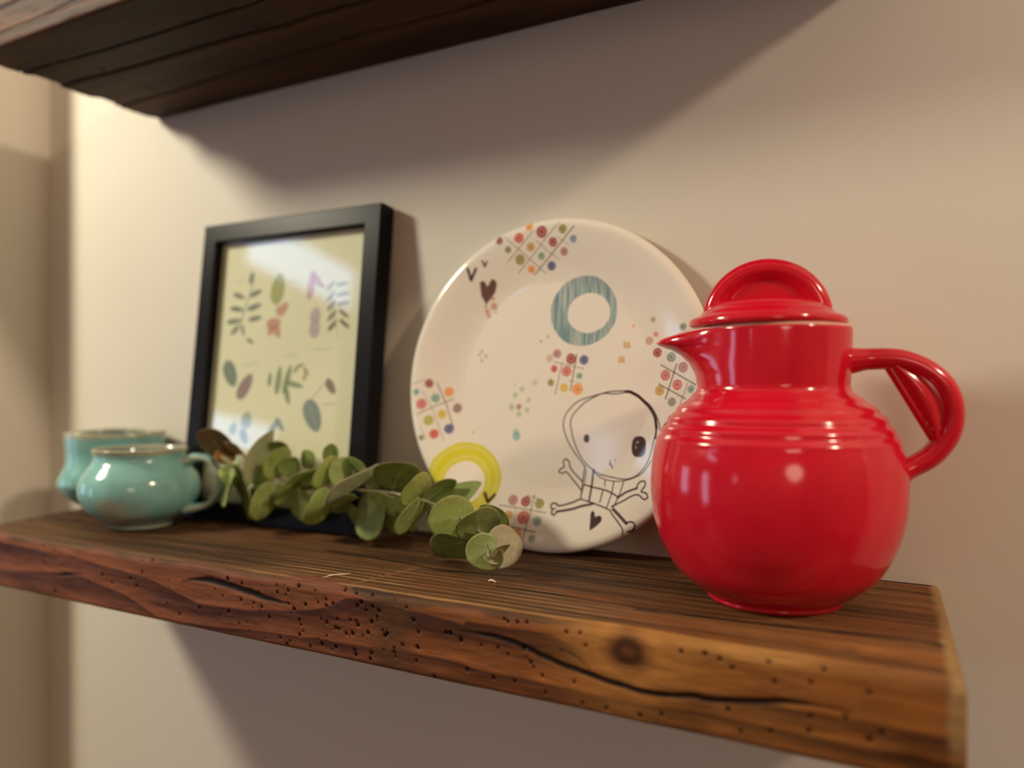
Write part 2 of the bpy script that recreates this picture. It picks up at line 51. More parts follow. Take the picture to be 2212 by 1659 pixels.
LEAVES = [((-0.2491,-0.114,-0.1065),(-0.528,-0.226,0.818),(-0.847,0.082,-0.525),0.0122,0),((-0.2414,-0.1031,-0.1041),(0.143,-0.02,-0.989),(0.448,0.893,0.047),0.013,1),((-0.2378,-0.1147,-0.1043),(-0.272,0.871,-0.409),(0.683,0.474,0.556),0.0072,1),((-0.2458,-0.1106,-0.111),(0.324,-0.91,-0.258),(0.812,0.407,-0.418),0.0051,1),((-0.2622,-0.0997,-0.0916),(0.729,0.588,0.349),(0.252,-0.706,0.662),0.0151,0),((-0.2658,-0.0971,-0.1035),(-0.444,-0.594,0.671),(-0.878,0.44,-0.191),0.0085,0),((-0.2593,-0.0845,-0.0889),(0.612,0.404,-0.68),(0.785,-0.413,0.462),0.0116,2),((-0.2873,-0.0924,-0.0915),(0.194,-0.297,0.935),(-0.719,-0.691,-0.07),0.0156,0),((-0.3014,-0.0673,-0.0814),(0.543,-0.807,-0.231),(0.81,0.431,0.398),0.0197,2),((-0.2896,-0.0902,-0.111),(-0.324,-0.685,0.653),(-0.923,0.079,-0.376),0.0138,2),((-0.3234,-0.0832,-0.0749),(0.363,0.84,0.403),(0.396,-0.53,0.75),0.0133,0),((-0.3275,-0.085,-0.0932),(0.127,-0.962,0.241),(-0.483,-0.273,-0.832),0.0142,0),((-0.3148,-0.0678,-0.0775),(-0.196,0.842,-0.503),(0.658,0.493,0.569),0.0129,2),((-0.3206,-0.0731,-0.0918),(-0.797,0.572,-0.195),(0.332,0.144,-0.932),0.0087,0),((-0.3371,-0.072,-0.1052),(-0.989,-0.116,-0.089),(-0.043,0.811,-0.584),0.0049,0),((-0.3522,-0.0668,-0.068),(0.712,0.636,-0.298),(0.656,-0.45,0.606),0.0179,2),((-0.3537,-0.0744,-0.0889),(-0.913,-0.359,0.195),(-0.384,0.593,-0.708),0.0116,0),((-0.3774,-0.0711,-0.0982),(-0.952,0.224,-0.207),(0.147,-0.259,-0.955),0.018,2),((-0.3586,-0.0657,-0.1016),(-0.994,0.106,0.02),(0.028,0.432,-0.901),0.0111,2),((-0.3865,-0.076,-0.077),(0.569,-0.784,0.249),(-0.591,-0.6,-0.539),0.0239,1),((-0.3982,-0.0765,-0.0886),(0.294,-0.894,0.337),(-0.83,-0.414,-0.374),0.0112,0),((-0.4202,-0.0691,-0.0686),(0.095,0.983,0.159),(0.456,-0.185,0.871),0.0137,0),((-0.4116,-0.0602,-0.0691),(0.108,0.921,-0.375),(0.109,0.364,0.925),0.0125,0),((-0.4234,-0.0731,-0.095),(0.118,-0.973,0.199),(-0.435,-0.231,-0.87),0.0161,0),((-0.3995,-0.0567,-0.065),(0.602,0.328,-0.728),(0.722,-0.613,0.321),0.0123,2),((-0.4475,-0.0665,-0.0737),(-0.33,0.915,-0.233),(0.777,0.403,0.483),0.017,0),((-0.455,-0.0632,-0.0972),(-0.956,0.174,0.234),(-0.198,0.204,-0.959),0.014,2),((-0.4097,-0.0596,-0.0973),(-0.692,0.59,-0.416),(0.717,0.629,-0.3),0.0101,2),((-0.4295,-0.0551,-0.0556),(0.067,0.998,0.0),(0.079,-0.005,0.997),0.0082,2),((-0.4581,-0.0525,-0.0614),(0.995,-0.097,-0.0),(-0.013,-0.137,0.991),0.0081,2),((-0.4778,-0.0652,-0.0643),(0.123,0.982,0.143),(0.376,-0.179,0.909),0.014,0),((-0.4841,-0.0703,-0.0957),(0.122,-0.97,0.211),(-0.339,-0.241,-0.91),0.016,0),((-0.4927,-0.0698,-0.0605),(-0.367,0.93,-0.038),(0.311,0.161,0.937),0.0221,1),((-0.49,-0.0539,-0.0519),(0.061,0.866,-0.497),(0.924,0.139,0.356),0.0085,2),((-0.517,-0.0684,-0.0673),(0.893,-0.261,0.366),(-0.399,-0.087,0.913),0.0082,1),((-0.5273,-0.0724,-0.0864),(-0.76,0.619,0.2),(-0.317,-0.085,-0.945),0.0158,0),((-0.5151,-0.0647,-0.0979),(-0.875,0.464,0.138),(-0.064,0.173,-0.983),0.0157,2),((-0.5184,-0.0567,-0.0619),(-0.266,0.903,-0.339),(0.865,0.378,0.329),0.0076,3),((-0.5501,-0.0681,-0.0488),(0.946,0.048,0.321),(-0.209,-0.667,0.715),0.015,3),((-0.5307,-0.0646,-0.0561),(-0.495,0.692,-0.525),(0.851,0.265,-0.453),0.0105,3),((-0.5403,-0.0652,-0.061),(0.052,0.885,0.463),(-0.733,-0.281,0.619),0.0083,3),((-0.5335,-0.0683,-0.0674),(0.763,-0.58,0.286),(-0.564,-0.381,0.733),0.0086,1),((-0.5103,-0.0594,-0.0884),(-0.852,0.388,0.35),(-0.141,0.475,-0.869),0.0116,2),((-0.5289,-0.0619,-0.0762),(-0.532,-0.176,0.828),(-0.809,0.394,-0.436),0.0096,0),((-0.5256,-0.059,-0.087),(-0.696,0.139,0.705),(-0.606,0.414,-0.679),0.0119,2),((-0.511,-0.0587,-0.0999),(-0.864,0.482,0.146),(-0.078,0.158,-0.984),0.013,2),((-0.4744,-0.0605,-0.0897),(-0.291,-0.948,-0.132),(-0.349,0.233,-0.908),0.0103,0),((-0.4726,-0.0573,-0.0677),(0.142,0.948,-0.286),(0.419,0.204,0.885),0.0093,2),((-0.5007,-0.0586,-0.075),(0.295,0.875,0.384),(0.133,-0.436,0.89),0.0096,0),((-0.5359,-0.0634,-0.0764),(-0.567,0.22,0.794),(-0.339,-0.941,0.019),0.0093,0),((-0.4455,-0.0581,-0.0808),(-0.721,0.158,-0.674),(0.321,0.939,-0.124),0.0091,2),((-0.3803,-0.058,-0.075),(-0.179,0.88,-0.44),(0.729,0.419,0.542),0.01,2),((-0.4036,-0.0582,-0.1045),(-0.872,0.467,-0.15),(0.31,0.289,-0.905),0.0118,2)]


# ------------------------------------------------------------------ helpers
def tag(o, label=None, cat=None, group=None, kind=None):
    if label: o['label'] = label
    if cat: o['category'] = cat
    if group: o['group'] = group
    if kind: o['kind'] = kind
    return o
def empty(name, loc=(0, 0, 0)):
    o = bpy.data.objects.new(name, None); o.location = loc; o.empty_display_size = .02; COL.objects.link(o); return o
def mesh_np(name, V, quads=None, tris=None, mat=None, parent=None, smooth=True, col=None, polys=None):
    me = bpy.data.meshes.new(name)
    V = np.ascontiguousarray(V, np.float32).reshape(-1, 3)
    if polys is not None:
        me.from_pydata([tuple(v) for v in V], [], polys)
    else:
        loops = []; starts = []; n = 0
        if quads is not None and len(quads):
            q = np.asarray(quads, np.int32); loops.append(q.ravel()); starts.append(np.arange(len(q), dtype=np.int32) * 4); n = q.size
        if tris is not None and len(tris):
            t = np.asarray(tris, np.int32); loops.append(t.ravel()); starts.append(n + np.arange(len(t), dtype=np.int32) * 3)
        loops = np.concatenate(loops); starts = np.concatenate(starts)
        me.vertices.add(len(V)); me.vertices.foreach_set('co', V.ravel())
        me.loops.add(len(loops)); me.loops.foreach_set('vertex_index', loops)
        me.polygons.add(len(starts)); me.polygons.foreach_set('loop_start', starts)
        me.update(calc_edges=True); me.validate()
    if col is not None:
        at = me.attributes.new('col', 'FLOAT_COLOR', 'POINT')
        c4 = np.ones((len(V), 4), np.float32); c4[:, :3] = col
        at.data.foreach_set('color', c4.ravel())
    if smooth: me.polygons.foreach_set('use_smooth', np.ones(len(me.polygons), bool))
    o = bpy.data.objects.new(name, me); COL.objects.link(o)
    if mat: me.materials.append(mat)
    if parent is not None: o.parent = parent
    return o
def grid_quads(nu, nv, cu=False, cv=False, base=0):
    """vertex index = i*nv + j"""
    I = np.arange(nu if cu else nu - 1); J = np.arange(nv if cv else nv - 1)
    i, j = np.meshgrid(I, J, indexing='ij'); i2 = (i + 1) % nu; j2 = (j + 1) % nv
    return (np.stack([i * nv + j, i2 * nv + j, i2 * nv + j2, i * nv + j2], -1).reshape(-1, 4) + base)
def box(name, lo, hi, mat, parent=None):
    x0, y0, z0 = lo; x1, y1, z1 = hi
    V = [(x0,y0,z0),(x1,y0,z0),(x1,y1,z0),(x0,y1,z0),(x0,y0,z1),(x1,y0,z1),(x1,y1,z1),(x0,y1,z1)]
    P = [(0,3,2,1),(4,5,6,7),(0,1,5,4),(1,2,6,5),(2,3,7,6),(3,0,4,7)]
    return mesh_np(name, V, polys=P, mat=mat, parent=parent, smooth=False)
def lathe(name, prof, mat, parent=None, n=96, centre=(0, 0), rfun=None, col=None):
    prof = np.array(prof, float); th = np.arange(n) / n * 2 * np.pi
    r = np.repeat(prof[:, 0][:, None], n, 1); z = np.repeat(prof[:, 1][:, None], n, 1)
    T = np.repeat(th[None], len(prof), 0)
    if rfun is not None: r, z = rfun(r, z, T)
    V = np.stack([centre[0] + r * np.cos(T), centre[1] + r * np.sin(T), z], -1)
    return mesh_np(name, V, grid_quads(len(prof), n, cv=True)[:, ::-1], mat=mat, parent=parent, col=col)
def smooth_path(pts, n):
    """Catmull-Rom through pts, n samples"""
    P = np.array(pts, float); P = np.vstack([2 * P[0] - P[1], P, 2 * P[-1] - P[-2]])
    t = np.linspace(0, len(P) - 3 - 1e-9, n); k = t.astype(int); u = (t - k)[:, None]
    a, b, c, d = P[k], P[k + 1], P[k + 2], P[k + 3]
    return .5 * ((2 * b) + (c - a) * u + (2 * a - 5 * b + 4 * c - d) * u ** 2 + (3 * b - a - 3 * c + d) * u ** 3)
def tube(path, ra, rb, side, ns=20, cap=True):
    """elliptical sweep: ra along the in-plane normal, rb along `side`"""
    P = np.array(path, float); n = len(P)
    T = np.gradient(P, axis=0); T /= np.linalg.norm(T, axis=1)[:, None]
    S = np.broadcast_to(np.array(side, float), P.shape); S = S - (S * T).sum(1)[:, None] * T
    S /= np.linalg.norm(S, axis=1)[:, None]; N = np.cross(S, T)
    ra = np.broadcast_to(ra, n)[:, None, None]; rb = np.broadcast_to(rb, n)[:, None, None]
    th = np.arange(ns) / ns * 2 * np.pi
    V = P[:, None] + ra * np.cos(th)[None, :, None] * N[:, None] + rb * np.sin(th)[None, :, None] * S[:, None]
    V = V.reshape(-1, 3); Q = grid_quads(n, ns, cv=True); tr = np.zeros((0, 3), int)
    if cap:
        m = len(V); V = np.vstack([V, P[:1], P[-1:]]); k = np.arange(ns); k2 = (k + 1) % ns
        tr = np.vstack([np.stack([np.full(ns, m), k2, k], -1), np.stack([np.full(ns, m + 1), (n - 1) * ns + k, (n - 1) * ns + k2], -1)])
    return V, Q, tr
def merge(parts):
    Vs, Qs, Ts = [], [], []; b = 0
    for V, Q, T in parts:
        Vs.append(V); Qs.append(np.asarray(Q).reshape(-1, 4) + b)
        Ts.append(np.asarray(T).reshape(-1, 3) + b); b += len(V)
    return np.vstack(Vs), np.vstack(Qs), np.vstack(Ts)
def _h(ix, iy, seed):
    n = (ix.astype(np.int64) * 374761393 + iy.astype(np.int64) * 668265263 + seed * 1442695041) & 0x7fffffff
    n = ((n ^ (n >> 13)) * 1274126177) & 0x7fffffff
    return ((n ^ (n >> 16)) & 0xffff) / 65535.0
def noise(x, y, seed=0):
    x = np.asarray(x, float); y = np.asarray(y, float); ix = np.floor(x); iy = np.floor(y); fx = x - ix; fy = y - iy
    fx = fx * fx * (3 - 2 * fx); fy = fy * fy * (3 - 2 * fy)
    a = _h(ix, iy, seed); b = _h(ix + 1, iy, seed); c = _h(ix, iy + 1, seed); d = _h(ix + 1, iy + 1, seed)
    return (a + (b - a) * fx) * (1 - fy) + (c + (d - c) * fx) * fy - .5
def fbm(x, y, seed=0, octv=4):
    s = 0; a = 1.0
    for k in range(octv): s = s + a * noise(x * 2 ** k, y * 2 ** k, seed + k * 17); a *= .5
    return s
def sstep(a, b, x):
    t = np.clip((x - a) / (b - a), 0, 1); return t * t * (3 - 2 * t)
def seg_dist(px, py, pts):
    d = np.full(px.shape, 1e9)
    for (ax, ay), (bx, by) in zip(pts[:-1], pts[1:]):
        vx, vy = bx - ax, by - ay; L = vx * vx + vy * vy + 1e-12
        t = np.clip(((px - ax) * vx + (py - ay) * vy) / L, 0, 1)
        d = np.minimum(d, np.hypot(px - ax - t * vx, py - ay - t * vy))
    return d
def in_poly(px, py, pts):
    c = np.zeros(px.shape, bool); n = len(pts)
    for i in range(n):
        x0, y0 = pts[i]; x1, y1 = pts[(i + 1) % n]
        if y0 == y1: continue
        m = ((y0 > py) != (y1 > py)) & (px < (x1 - x0) * (py - y0) / (y1 - y0) + x0); c ^= m
    return c

# ------------------------------------------------------------------ materials
def new_mat(name):
    m = bpy.data.materials.new(name); m.use_nodes = True; nt = m.node_tree
    return m, nt, nt.nodes['Principled BSDF']
def N(nt, typ, **kw):
    n = nt.nodes.new(typ)
    for k, v in kw.items():
        if k.startswith('i_'): n.inputs[k[2:].replace('_', ' ')].default_value = v
        else: setattr(n, k, v)
    return n
def coords(nt, scale=(1, 1, 1)):
    tc = N(nt, 'ShaderNodeTexCoord'); mp = N(nt, 'ShaderNodeMapping'); mp.inputs['Scale'].default_value = scale
    nt.links.new(tc.outputs['Object'], mp.inputs['Vector']); return mp.outputs['Vector']
def bump(nt, bsdf, vec, scale, strength, dist, detail=4):
    n = N(nt, 'ShaderNodeTexNoise', i_Scale=scale, i_Detail=float(detail)); nt.links.new(vec, n.inputs['Vector'])
    b = N(nt, 'ShaderNodeBump', i_Strength=strength, i_Distance=dist); nt.links.new(n.outputs['Fac'], b.inputs['Height'])
    nt.links.new(b.outputs['Normal'], bsdf.inputs['Normal']); return n
def plain(name, colour, rough=.5, noise_amt=.06, nscale=30, bump_s=0, coat=0, metal=0, bdist=.0004):
    m, nt, b = new_mat(name); b.inputs['Roughness'].default_value = rough; b.inputs['Metallic'].default_value = metal
    v = coords(nt); n = N(nt, 'ShaderNodeTexNoise', i_Scale=float(nscale), i_Detail=4.0); nt.links.new(v, n.inputs['Vector'])
    r = N(nt, 'ShaderNodeValToRGB'); c = np.array(colour)
    r.color_ramp.elements[0].position = .3; r.color_ramp.elements[1].position = .7
    r.color_ramp.elements[0].color = (*np.clip(c * (1 - noise_amt), 0, 1), 1); r.color_ramp.elements[1].color = (*np.clip(c * (1 + noise_amt), 0, 1), 1)
    nt.links.new(n.outputs['Fac'], r.inputs['Fac']); nt.links.new(r.outputs['Color'], b.inputs['Base Color'])
    if bump_s: bump(nt, b, v, nscale * 6, bump_s, bdist)
    b.inputs['Coat Weight'].default_value = coat; b.inputs['Coat Roughness'].default_value = .05
    return m
M_WALL = plain('painted_wall', (.65, .605, .53), .6, .015, 6, .25, bdist=.0006)
M_CEIL = plain('ceiling_paint', (.45, .43, .40), .8, .01, 5)
M_DIM = plain('brown_room_wall', (.30, .22, .16), .7, .05, 5)
M_FLOOR = plain('floor_wood', (.14, .085, .05), .4, .25, 4)
M_TRIM = plain('window_trim', (.75, .73, .70), .4, .02, 8)

def vcol_mat(name, rough=.5, coat=0., coat_r=.06, bump_scale=None, bump_vec=(1, 1, 1), bump_s=.2, bdist=.0005, spec=.5, mod=0.0):
    m, nt, b = new_mat(name); a = N(nt, 'ShaderNodeAttribute', attribute_name='col')
    out = a.outputs['Color']
    if bump_scale:
        n = bump(nt, b, coords(nt, bump_vec), bump_scale, bump_s, bdist)
        if mod:
            mr = N(nt, 'ShaderNodeMapRange'); mr.inputs['From Min'].default_value = .25; mr.inputs['From Max'].default_value = .75
            mr.inputs['To Min'].default_value = 1 - mod; mr.inputs['To Max'].default_value = 1 + mod
            nt.links.new(n.outputs['Fac'], mr.inputs['Value'])
            mx = N(nt, 'ShaderNodeVectorMath', operation='SCALE'); nt.links.new(out, mx.inputs[0]); nt.links.new(mr.outputs['Result'], mx.inputs['Scale'])
            out = mx.outputs['Vector']
    nt.links.new(out, b.inputs['Base Color']); b.inputs['Roughness'].default_value = rough
    b.inputs['Coat Weight'].default_value = coat; b.inputs['Coat Roughness'].default_value = coat_r
    b.inputs['Specular IOR Level'].default_value = spec
    return m
M_WOOD = vcol_mat('reclaimed_wood', .62, 0, bump_scale=1.0, bump_vec=(60, 900, 900), bump_s=.35, bdist=.0006, spec=.16, mod=.28)

# ------------------------------------------------------------------ room shell
X0, X1, Y0, Z0, Z1, XW, WING = -3.2, 2.4, -3.6, -1.35, 1.70, -0.905, 0.075
def struct(o, label): return tag(o, label, kind='structure')
struct(box('wall_back', (XW, 0, Z0), (X1 + .1, .1, Z1), M_WALL), 'beige painted wall behind the shelves')
struct(box('wall_left', (X0 - .1, -WING, Z0), (XW, .1, Z1), M_WALL), 'beige wing of wall left of the shelves')
struct(box('wall_right', (X1, Y0, Z0), (X1 + .1, 0, Z1), M_DIM), 'plain brown wall on the right')
struct(box('floor', (X0 - .1, Y0 - .1, Z0 - .1), (X1 + .1, .1, Z0), M_FLOOR), 'brown floor')
struct(box('ceiling', (X0 - .1, Y0 - .1, Z1), (X1 + .1, .1, Z1 + .1), M_CEIL), 'white ceiling')
def wall_with_holes(name, axis, c0, c1, a0, a1, holes, label, zlo=None, zhi=None):
    """wall along `axis` between a0..a1 (thickness c0..c1), holes = [(h0,h1,z0,z1)]; one mesh of blocks"""
    root = empty(name); struct(root, label)
    Z0_, Z1_ = (Z0 if zlo is None else zlo), (Z1 if zhi is None else zhi)
    cuts = sorted(holes); segs = []; cur = a0
    for h0, h1, z0, z1 in cuts:
        segs += [(cur, h0, Z0_, Z1_), (h0, h1, Z0_, z0), (h0, h1, z1, Z1_)]; cur = h1
    segs.append((cur, a1, Z0_, Z1_))
    for s0, s1, z0, z1 in segs:
        lo, hi = ((c0, s0, z0), (c1, s1, z1)) if axis == 'y' else ((s0, c0, z0), (s1, c1, z1))
        box('wall_panel', lo, hi, M_DIM, root)
def glass_mat(name):
    m = bpy.data.materials.new(name); m.use_nodes = True; nt = m.node_tree; nt.nodes.clear()
    o = N(nt, 'ShaderNodeOutputMaterial'); mx = N(nt, 'ShaderNodeMixShader'); fr = N(nt, 'ShaderNodeFresnel'); ge = N(nt, 'ShaderNodeNewGeometry'); io = N(nt, 'ShaderNodeMapRange')
    io.inputs['To Min'].default_value = 1.5; io.inputs['To Max'].default_value = 1 / 1.5; nt.links.new(ge.outputs['Backfacing'], io.inputs['Value']); nt.links.new(io.outputs['Result'], fr.inputs['IOR'])
    t = N(nt, 'ShaderNodeBsdfTransparent'); g = N(nt, 'ShaderNodeBsdfGlossy', i_Roughness=.02)
    nt.links.new(fr.outputs[0], mx.inputs[0]); nt.links.new(t.outputs[0], mx.inputs[1]); nt.links.new(g.outputs[0], mx.inputs[2])
    nt.links.new(mx.outputs[0], o.inputs[0]); return m
M_PANE = glass_mat('window_glass')
def window(name, axis, c, a0, a1, z0, z1, nv, nh, label):
    root = empty(name); struct(root, label); t = .05
    def bar(n, s0, s1, q0, q1, d0=-.03, d1=.03, m=M_TRIM):
        lo, hi = ((c + d0, s0, q0), (c + d1, s1, q1)) if axis == 'y' else ((s0, c + d0, q0), (s1, c + d1, q1))
        return box(n, lo, hi, m, root)
    bar('window_frame', a0, a0 + t, z0, z1); bar('window_frame', a1 - t, a1, z0, z1)
    bar('window_frame', a0 + t, a1 - t, z0, z0 + t); bar('window_frame', a0 + t, a1 - t, z1 - t, z1)
    for k in range(1, nv): s = a0 + (a1 - a0) * k / nv; bar('glazing_bar', s - .012, s + .012, z0 + t, z1 - t, -.015, .015)
    for k in range(1, nh): q = z0 + (z1 - z0) * k / nh; bar('glazing_bar', a0 + t, a1 - t, q - .012, q + .012, -.0149, .0149)
    bar('pane', a0 + t, a1 - t, z0 + t, z1 - t, -.003, .003, M_PANE)
wall_with_holes('wall_far', 'y', X0 - .1, X0, Y0, -WING, [(-2.9, -2.25, -.95, .42), (-1.2, -.65, -.5, .35)], 'far wall with two windows', zhi=1.0)
wall_with_holes('wall_far_upper', 'y', X0 - .1, X0, Y0, -WING, [(-3.4, -2.35, 1.17, 1.55)], 'upper strip of the far wall with an opening for the added window', zlo=1.0)
window('added_window', 'y', X0 - .05, -3.4, -2.35, 1.17, 1.55, 1, 1, 'high window added for the white reflection in the picture glass')  # high window added to put a white reflection in the picture glass
window('window_1', 'y', X0 - .05, -2.9, -2.25, -.95, .42, 1, 1, 'tall narrow window in the far wall')
window('window_2', 'y', X0 - .05, -1.2, -.65, -.5, .35, 3, 2, 'barred window in the far wall')
wall_with_holes('wall_front', 'x', Y0 - .1, Y0, X0 - .1, X1 + .1, [(-1.76, -1.50, .08, .46)], 'wall behind the camera with a window')
window('window_3', 'x', Y0 - .05, -1.76, -1.50, .08, .46, 1, 1, 'window behind the camera')

# ------------------------------------------------------------------ shelves of reclaimed timber
def wood_shelf(name, xl, xr, skl, skr, zb, zt, dep, nx, fine, seed, mat, detail, label):
    """board swept along x; fine = point spacing (front, top, bottom)"""
    sf, st, sb = fine; Rt, Rb = .0075, .003
    prof = []                                                     # y, z, ny, nz, face (0 bottom 1 front 2 top 3 back)
    for y in np.arange(0, -(dep - Rb), -sb): prof.append((y, zb, 0, -1, 0))
    for k in range(5): a = math.pi / 2 * k / 4; prof.append((-(dep - Rb) - Rb * math.sin(a), zb + Rb - Rb * math.cos(a), -math.sin(a), -math.cos(a), 0 if k < 2 else 1))
    for z in np.arange(zb + Rb + sf, zt - Rt, sf): prof.append((-dep, z, -1, 0, 1))
    m = 14 if sf < .002 else 6
    for k in range(m + 1): a = math.pi / 2 * k / m; prof.append((-(dep - Rt) - Rt * math.cos(a), zt - Rt + Rt * math.sin(a), -math.cos(a), math.sin(a), 1 if k < m * .55 else 2))
    for y in np.arange(-(dep - Rt) + st, -1e-4, st): prof.append((y, zt, 0, 1, 2))
    prof.append((0, zt, 0, 1, 2)); prof.append((0, (zt + zb) / 2, 1, 0, 3))
    prof = np.array(prof); ns = len(prof)
    t = np.linspace(0, 1, nx); X = np.repeat((xl + (xr - xl) * t)[:, None], ns, 1)
    Y = np.repeat(prof[:, 0][None], nx, 0); Zc = np.repeat(prof[:, 1][None], nx, 0); face = np.repeat(prof[:, 4][None], nx, 0)
    NY = np.repeat(prof[:, 2][None], nx, 0); NZ = np.repeat(prof[:, 3][None], nx, 0)
    fy = Y + dep
    up = np.clip((Zc - zb) / (zt - zb), 0, 1)
    # ---- colour fields
    lt, dk = np.array([.235, .080, .030]), np.array([.055, .018, .011])
    def lerp(a, b, k): return a + (b - a) * k[..., None]
    wob = .0035 * fbm(X * 9, Zc * 30, seed + 3) + .0012 * fbm(X * 40, Zc * 60, seed + 4)
    if detail:
        c1 = np.interp(X, *np.array(FRONT_BANDS[0]).T); c2 = np.interp(X, *np.array(FRONT_BANDS[1]).T)
    else:
        c1 = zb + (zt - zb) * (.62 + .25 * np.sin(X * 11 + seed)); c2 = zb + (zt - zb) * (.25 + .18 * np.sin(X * 8 + 2))
    zz = Zc + wob * .35
    p1 = np.clip((zt - zz) / np.maximum(zt - c1, .002), 0, 1); p2 = np.clip((c1 - zz) / np.maximum(c1 - c2, .002), 0, 1); p3 = np.clip((c2 - zz) / np.maximum(c2 - zb, .002), 0, 1)
    w1 = sstep(-.0007, .0007, zz - c1); w2 = sstep(-.0007, .0007, zz - c2)
    ph = (.50 + .50 * p1) * w1 + (.02 + .98 * p2 ** 1.5) * (1 - w1) * w2 + .8 * p3 * (1 - w2)
    fine_n = fbm(X * 25, (Y + Zc) * 420, seed + 7, 3)
    Cf = lerp(dk, lt, np.clip(ph + .40 * fine_n + .30 * fbm(X * 14, Zc * 60, seed + 2), 0, 1.15))
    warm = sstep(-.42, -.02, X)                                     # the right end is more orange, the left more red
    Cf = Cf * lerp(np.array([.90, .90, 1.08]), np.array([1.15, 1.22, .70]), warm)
    wv = .0022 * fbm(X * 5, Y * 10, seed + 11) + .0007 * fbm(X * 30, Y * 80, seed + 12)
    ty = fy + wv + .006 * np.exp(-((X + .03) / .10) ** 2) * 0
    ringp = (ty / .0072 + .25 * noise(ty * 300, X * 0, 14)) % 1.0
    ridge = np.exp(-((ringp - .5) / .085) ** 2)
    zone = sstep(.085, .02, ty + .02 * fbm(X * 6, Y * 20, seed + 21)) * sstep(-.43, -.36, X) * (1 - .6 * sstep(-.20, -.12, X))
    streak = fbm(X * 10, Y * 260, seed + 31, 4)
    base_t = lerp(np.array([.040, .020, .010]), np.array([.120, .056, .024]), np.clip(.45 + 1.2 * streak + .5 * fbm(X * 7, Y * 30, seed + 5), 0, 1))
    Ct = lerp(base_t, np.array([.46, .25, .095]), np.clip(ridge * zone * (.8 + .9 * noise(X * 30, Y * 300, 5)), 0, 1) * .9)
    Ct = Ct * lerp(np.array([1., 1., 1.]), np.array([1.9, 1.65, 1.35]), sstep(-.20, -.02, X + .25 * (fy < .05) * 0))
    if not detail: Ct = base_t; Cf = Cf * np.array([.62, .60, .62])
    ft = sstep(-.25, .25, NZ - .60 + .9 * fbm(X * 18, Y * 40, seed + 9)) * (face >= 1) * (NZ > -.2)
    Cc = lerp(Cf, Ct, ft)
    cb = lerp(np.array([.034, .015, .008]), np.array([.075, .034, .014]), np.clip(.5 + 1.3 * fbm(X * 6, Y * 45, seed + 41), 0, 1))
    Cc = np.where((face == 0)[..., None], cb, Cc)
    disp = .0006 * fbm(X * 12, (Y + Zc) * 40, seed + 51)
    disp = disp + np.where(face == 1, .0016 * fbm(X * 7, Zc * 25, seed + 52) + .0004 * fbm(X * 60, Zc * 200, seed + 53), 0)
    topm = (NZ > .7)
    disp = np.where(topm, disp * .35 - .0002 + .00035 * ridge * zone + .0005 * streak, disp)
    if detail:
        frontm = (face == 1) | ((NY < -.15) & (NZ > 0))
        kx, kz = KNOT; kd = np.hypot((X - kx) / 1.25, (Zc - kz)) + .0015 * fbm(X * 90, Zc * 90, 8)
        if True:
            a = np.where(frontm, np.exp(-(kd / .025) ** 2), 0); gold = np.array([.46, .21, .055]); rr = np.sin(kd / .0022) * .5 + .5
            Cc = lerp(Cc, gold * np.array([1, 1, 1]), np.clip(a * 1.0, 0, .9)); Cc = lerp(Cc, Cc * .72, a * rr * .5)
            core = np.where(frontm, sstep(.0150, .0040, kd), 0); Cc = lerp(Cc, np.array([.060, .018, .010]) * (1 + .5 * np.sin(kd / .0011)[..., None]), core * .95)
            disp += .0012 * a
        st = np.where(frontm, sstep(-.02, .28, fbm(X * 16 + 3, Zc * 38, 91)) * sstep(-.16, -.05, X) * sstep(.85, .55, up), 0); Cc = lerp(Cc, Cc * np.array([.34, .30, .30]), st * .9)
        # golden highlight painted right of the knot on the rounded edge
        gp = np.exp(-((X - kx - .055) / .045) ** 2) * sstep(.3, .9, 1 - np.abs(NZ - .55)) * frontm
        Cc = lerp(Cc, np.array([.40, .20, .06]), np.clip(gp * (.5 + 1.2 * fbm(X * 15, (Y + Zc) * 300, 77)), 0, .8))
        for pts, wd in [(p_, w_ * 1.35) for p_, w_ in FRONT_CRACKS]:
            P = smooth_path(pts, 40); sl = (X > P[:, 0].min() - .01) & (X < P[:, 0].max() + .01) & frontm
            d = seg_dist(X[sl], Zc[sl] + .0006 * noise(X[sl] * 120, X[sl] * 0, 3), P)
            e = np.clip(np.minimum((X[sl] - P[:, 0].min()), (P[:, 0].max() - X[sl])) / .03, 0.12, 1)
            k = sstep(wd * e * 1.15, wd * e * .35, d); disp[sl] -= .0016 * k * e; Cc[sl] = lerp(Cc[sl], np.array([.005, .003, .003]), k * .98)
        for pts, wd in [(p_, w_ * 4.2) for p_, w_ in TOP_CRACKS]:  # shallow cracks, widened in dark colour to paint the shade inside the splits
            P = smooth_path(pts, 40); sl = (X > P[:, 0].min() - .01) & (X < P[:, 0].max() + .01) & topm
            d = seg_dist(X[sl], Y[sl] + .0012 * noise(X[sl] * 60, X[sl] * 0, 3), P)
            k = sstep(wd * .75, wd * .35, d) * np.clip(1.0 + .9 * noise(X[sl] * 40, X[sl] * 0, 9), .4, 1); disp[sl] -= .0003 * k; Cc[sl] = lerp(Cc[sl], np.array([.006, .004, .003]), k * .95)
        sl = (np.abs(X + .28) < .09) & topm; P = np.array([SCAR[0], SCAR[1], SCAR[-1]])
        d = seg_dist(X[sl], Y[sl], P); k = sstep(.0030, .0006, d) * np.clip(.75 + 1.2 * noise(X[sl] * 90, Y[sl] * 90, 4), .2, 1); disp[sl] -= .0003 * sstep(.0032, .0006, d)
        Cc[sl] = lerp(Cc[sl], np.array([.26, .125, .05]), k * .7)
        rg = np.random.default_rng(5)
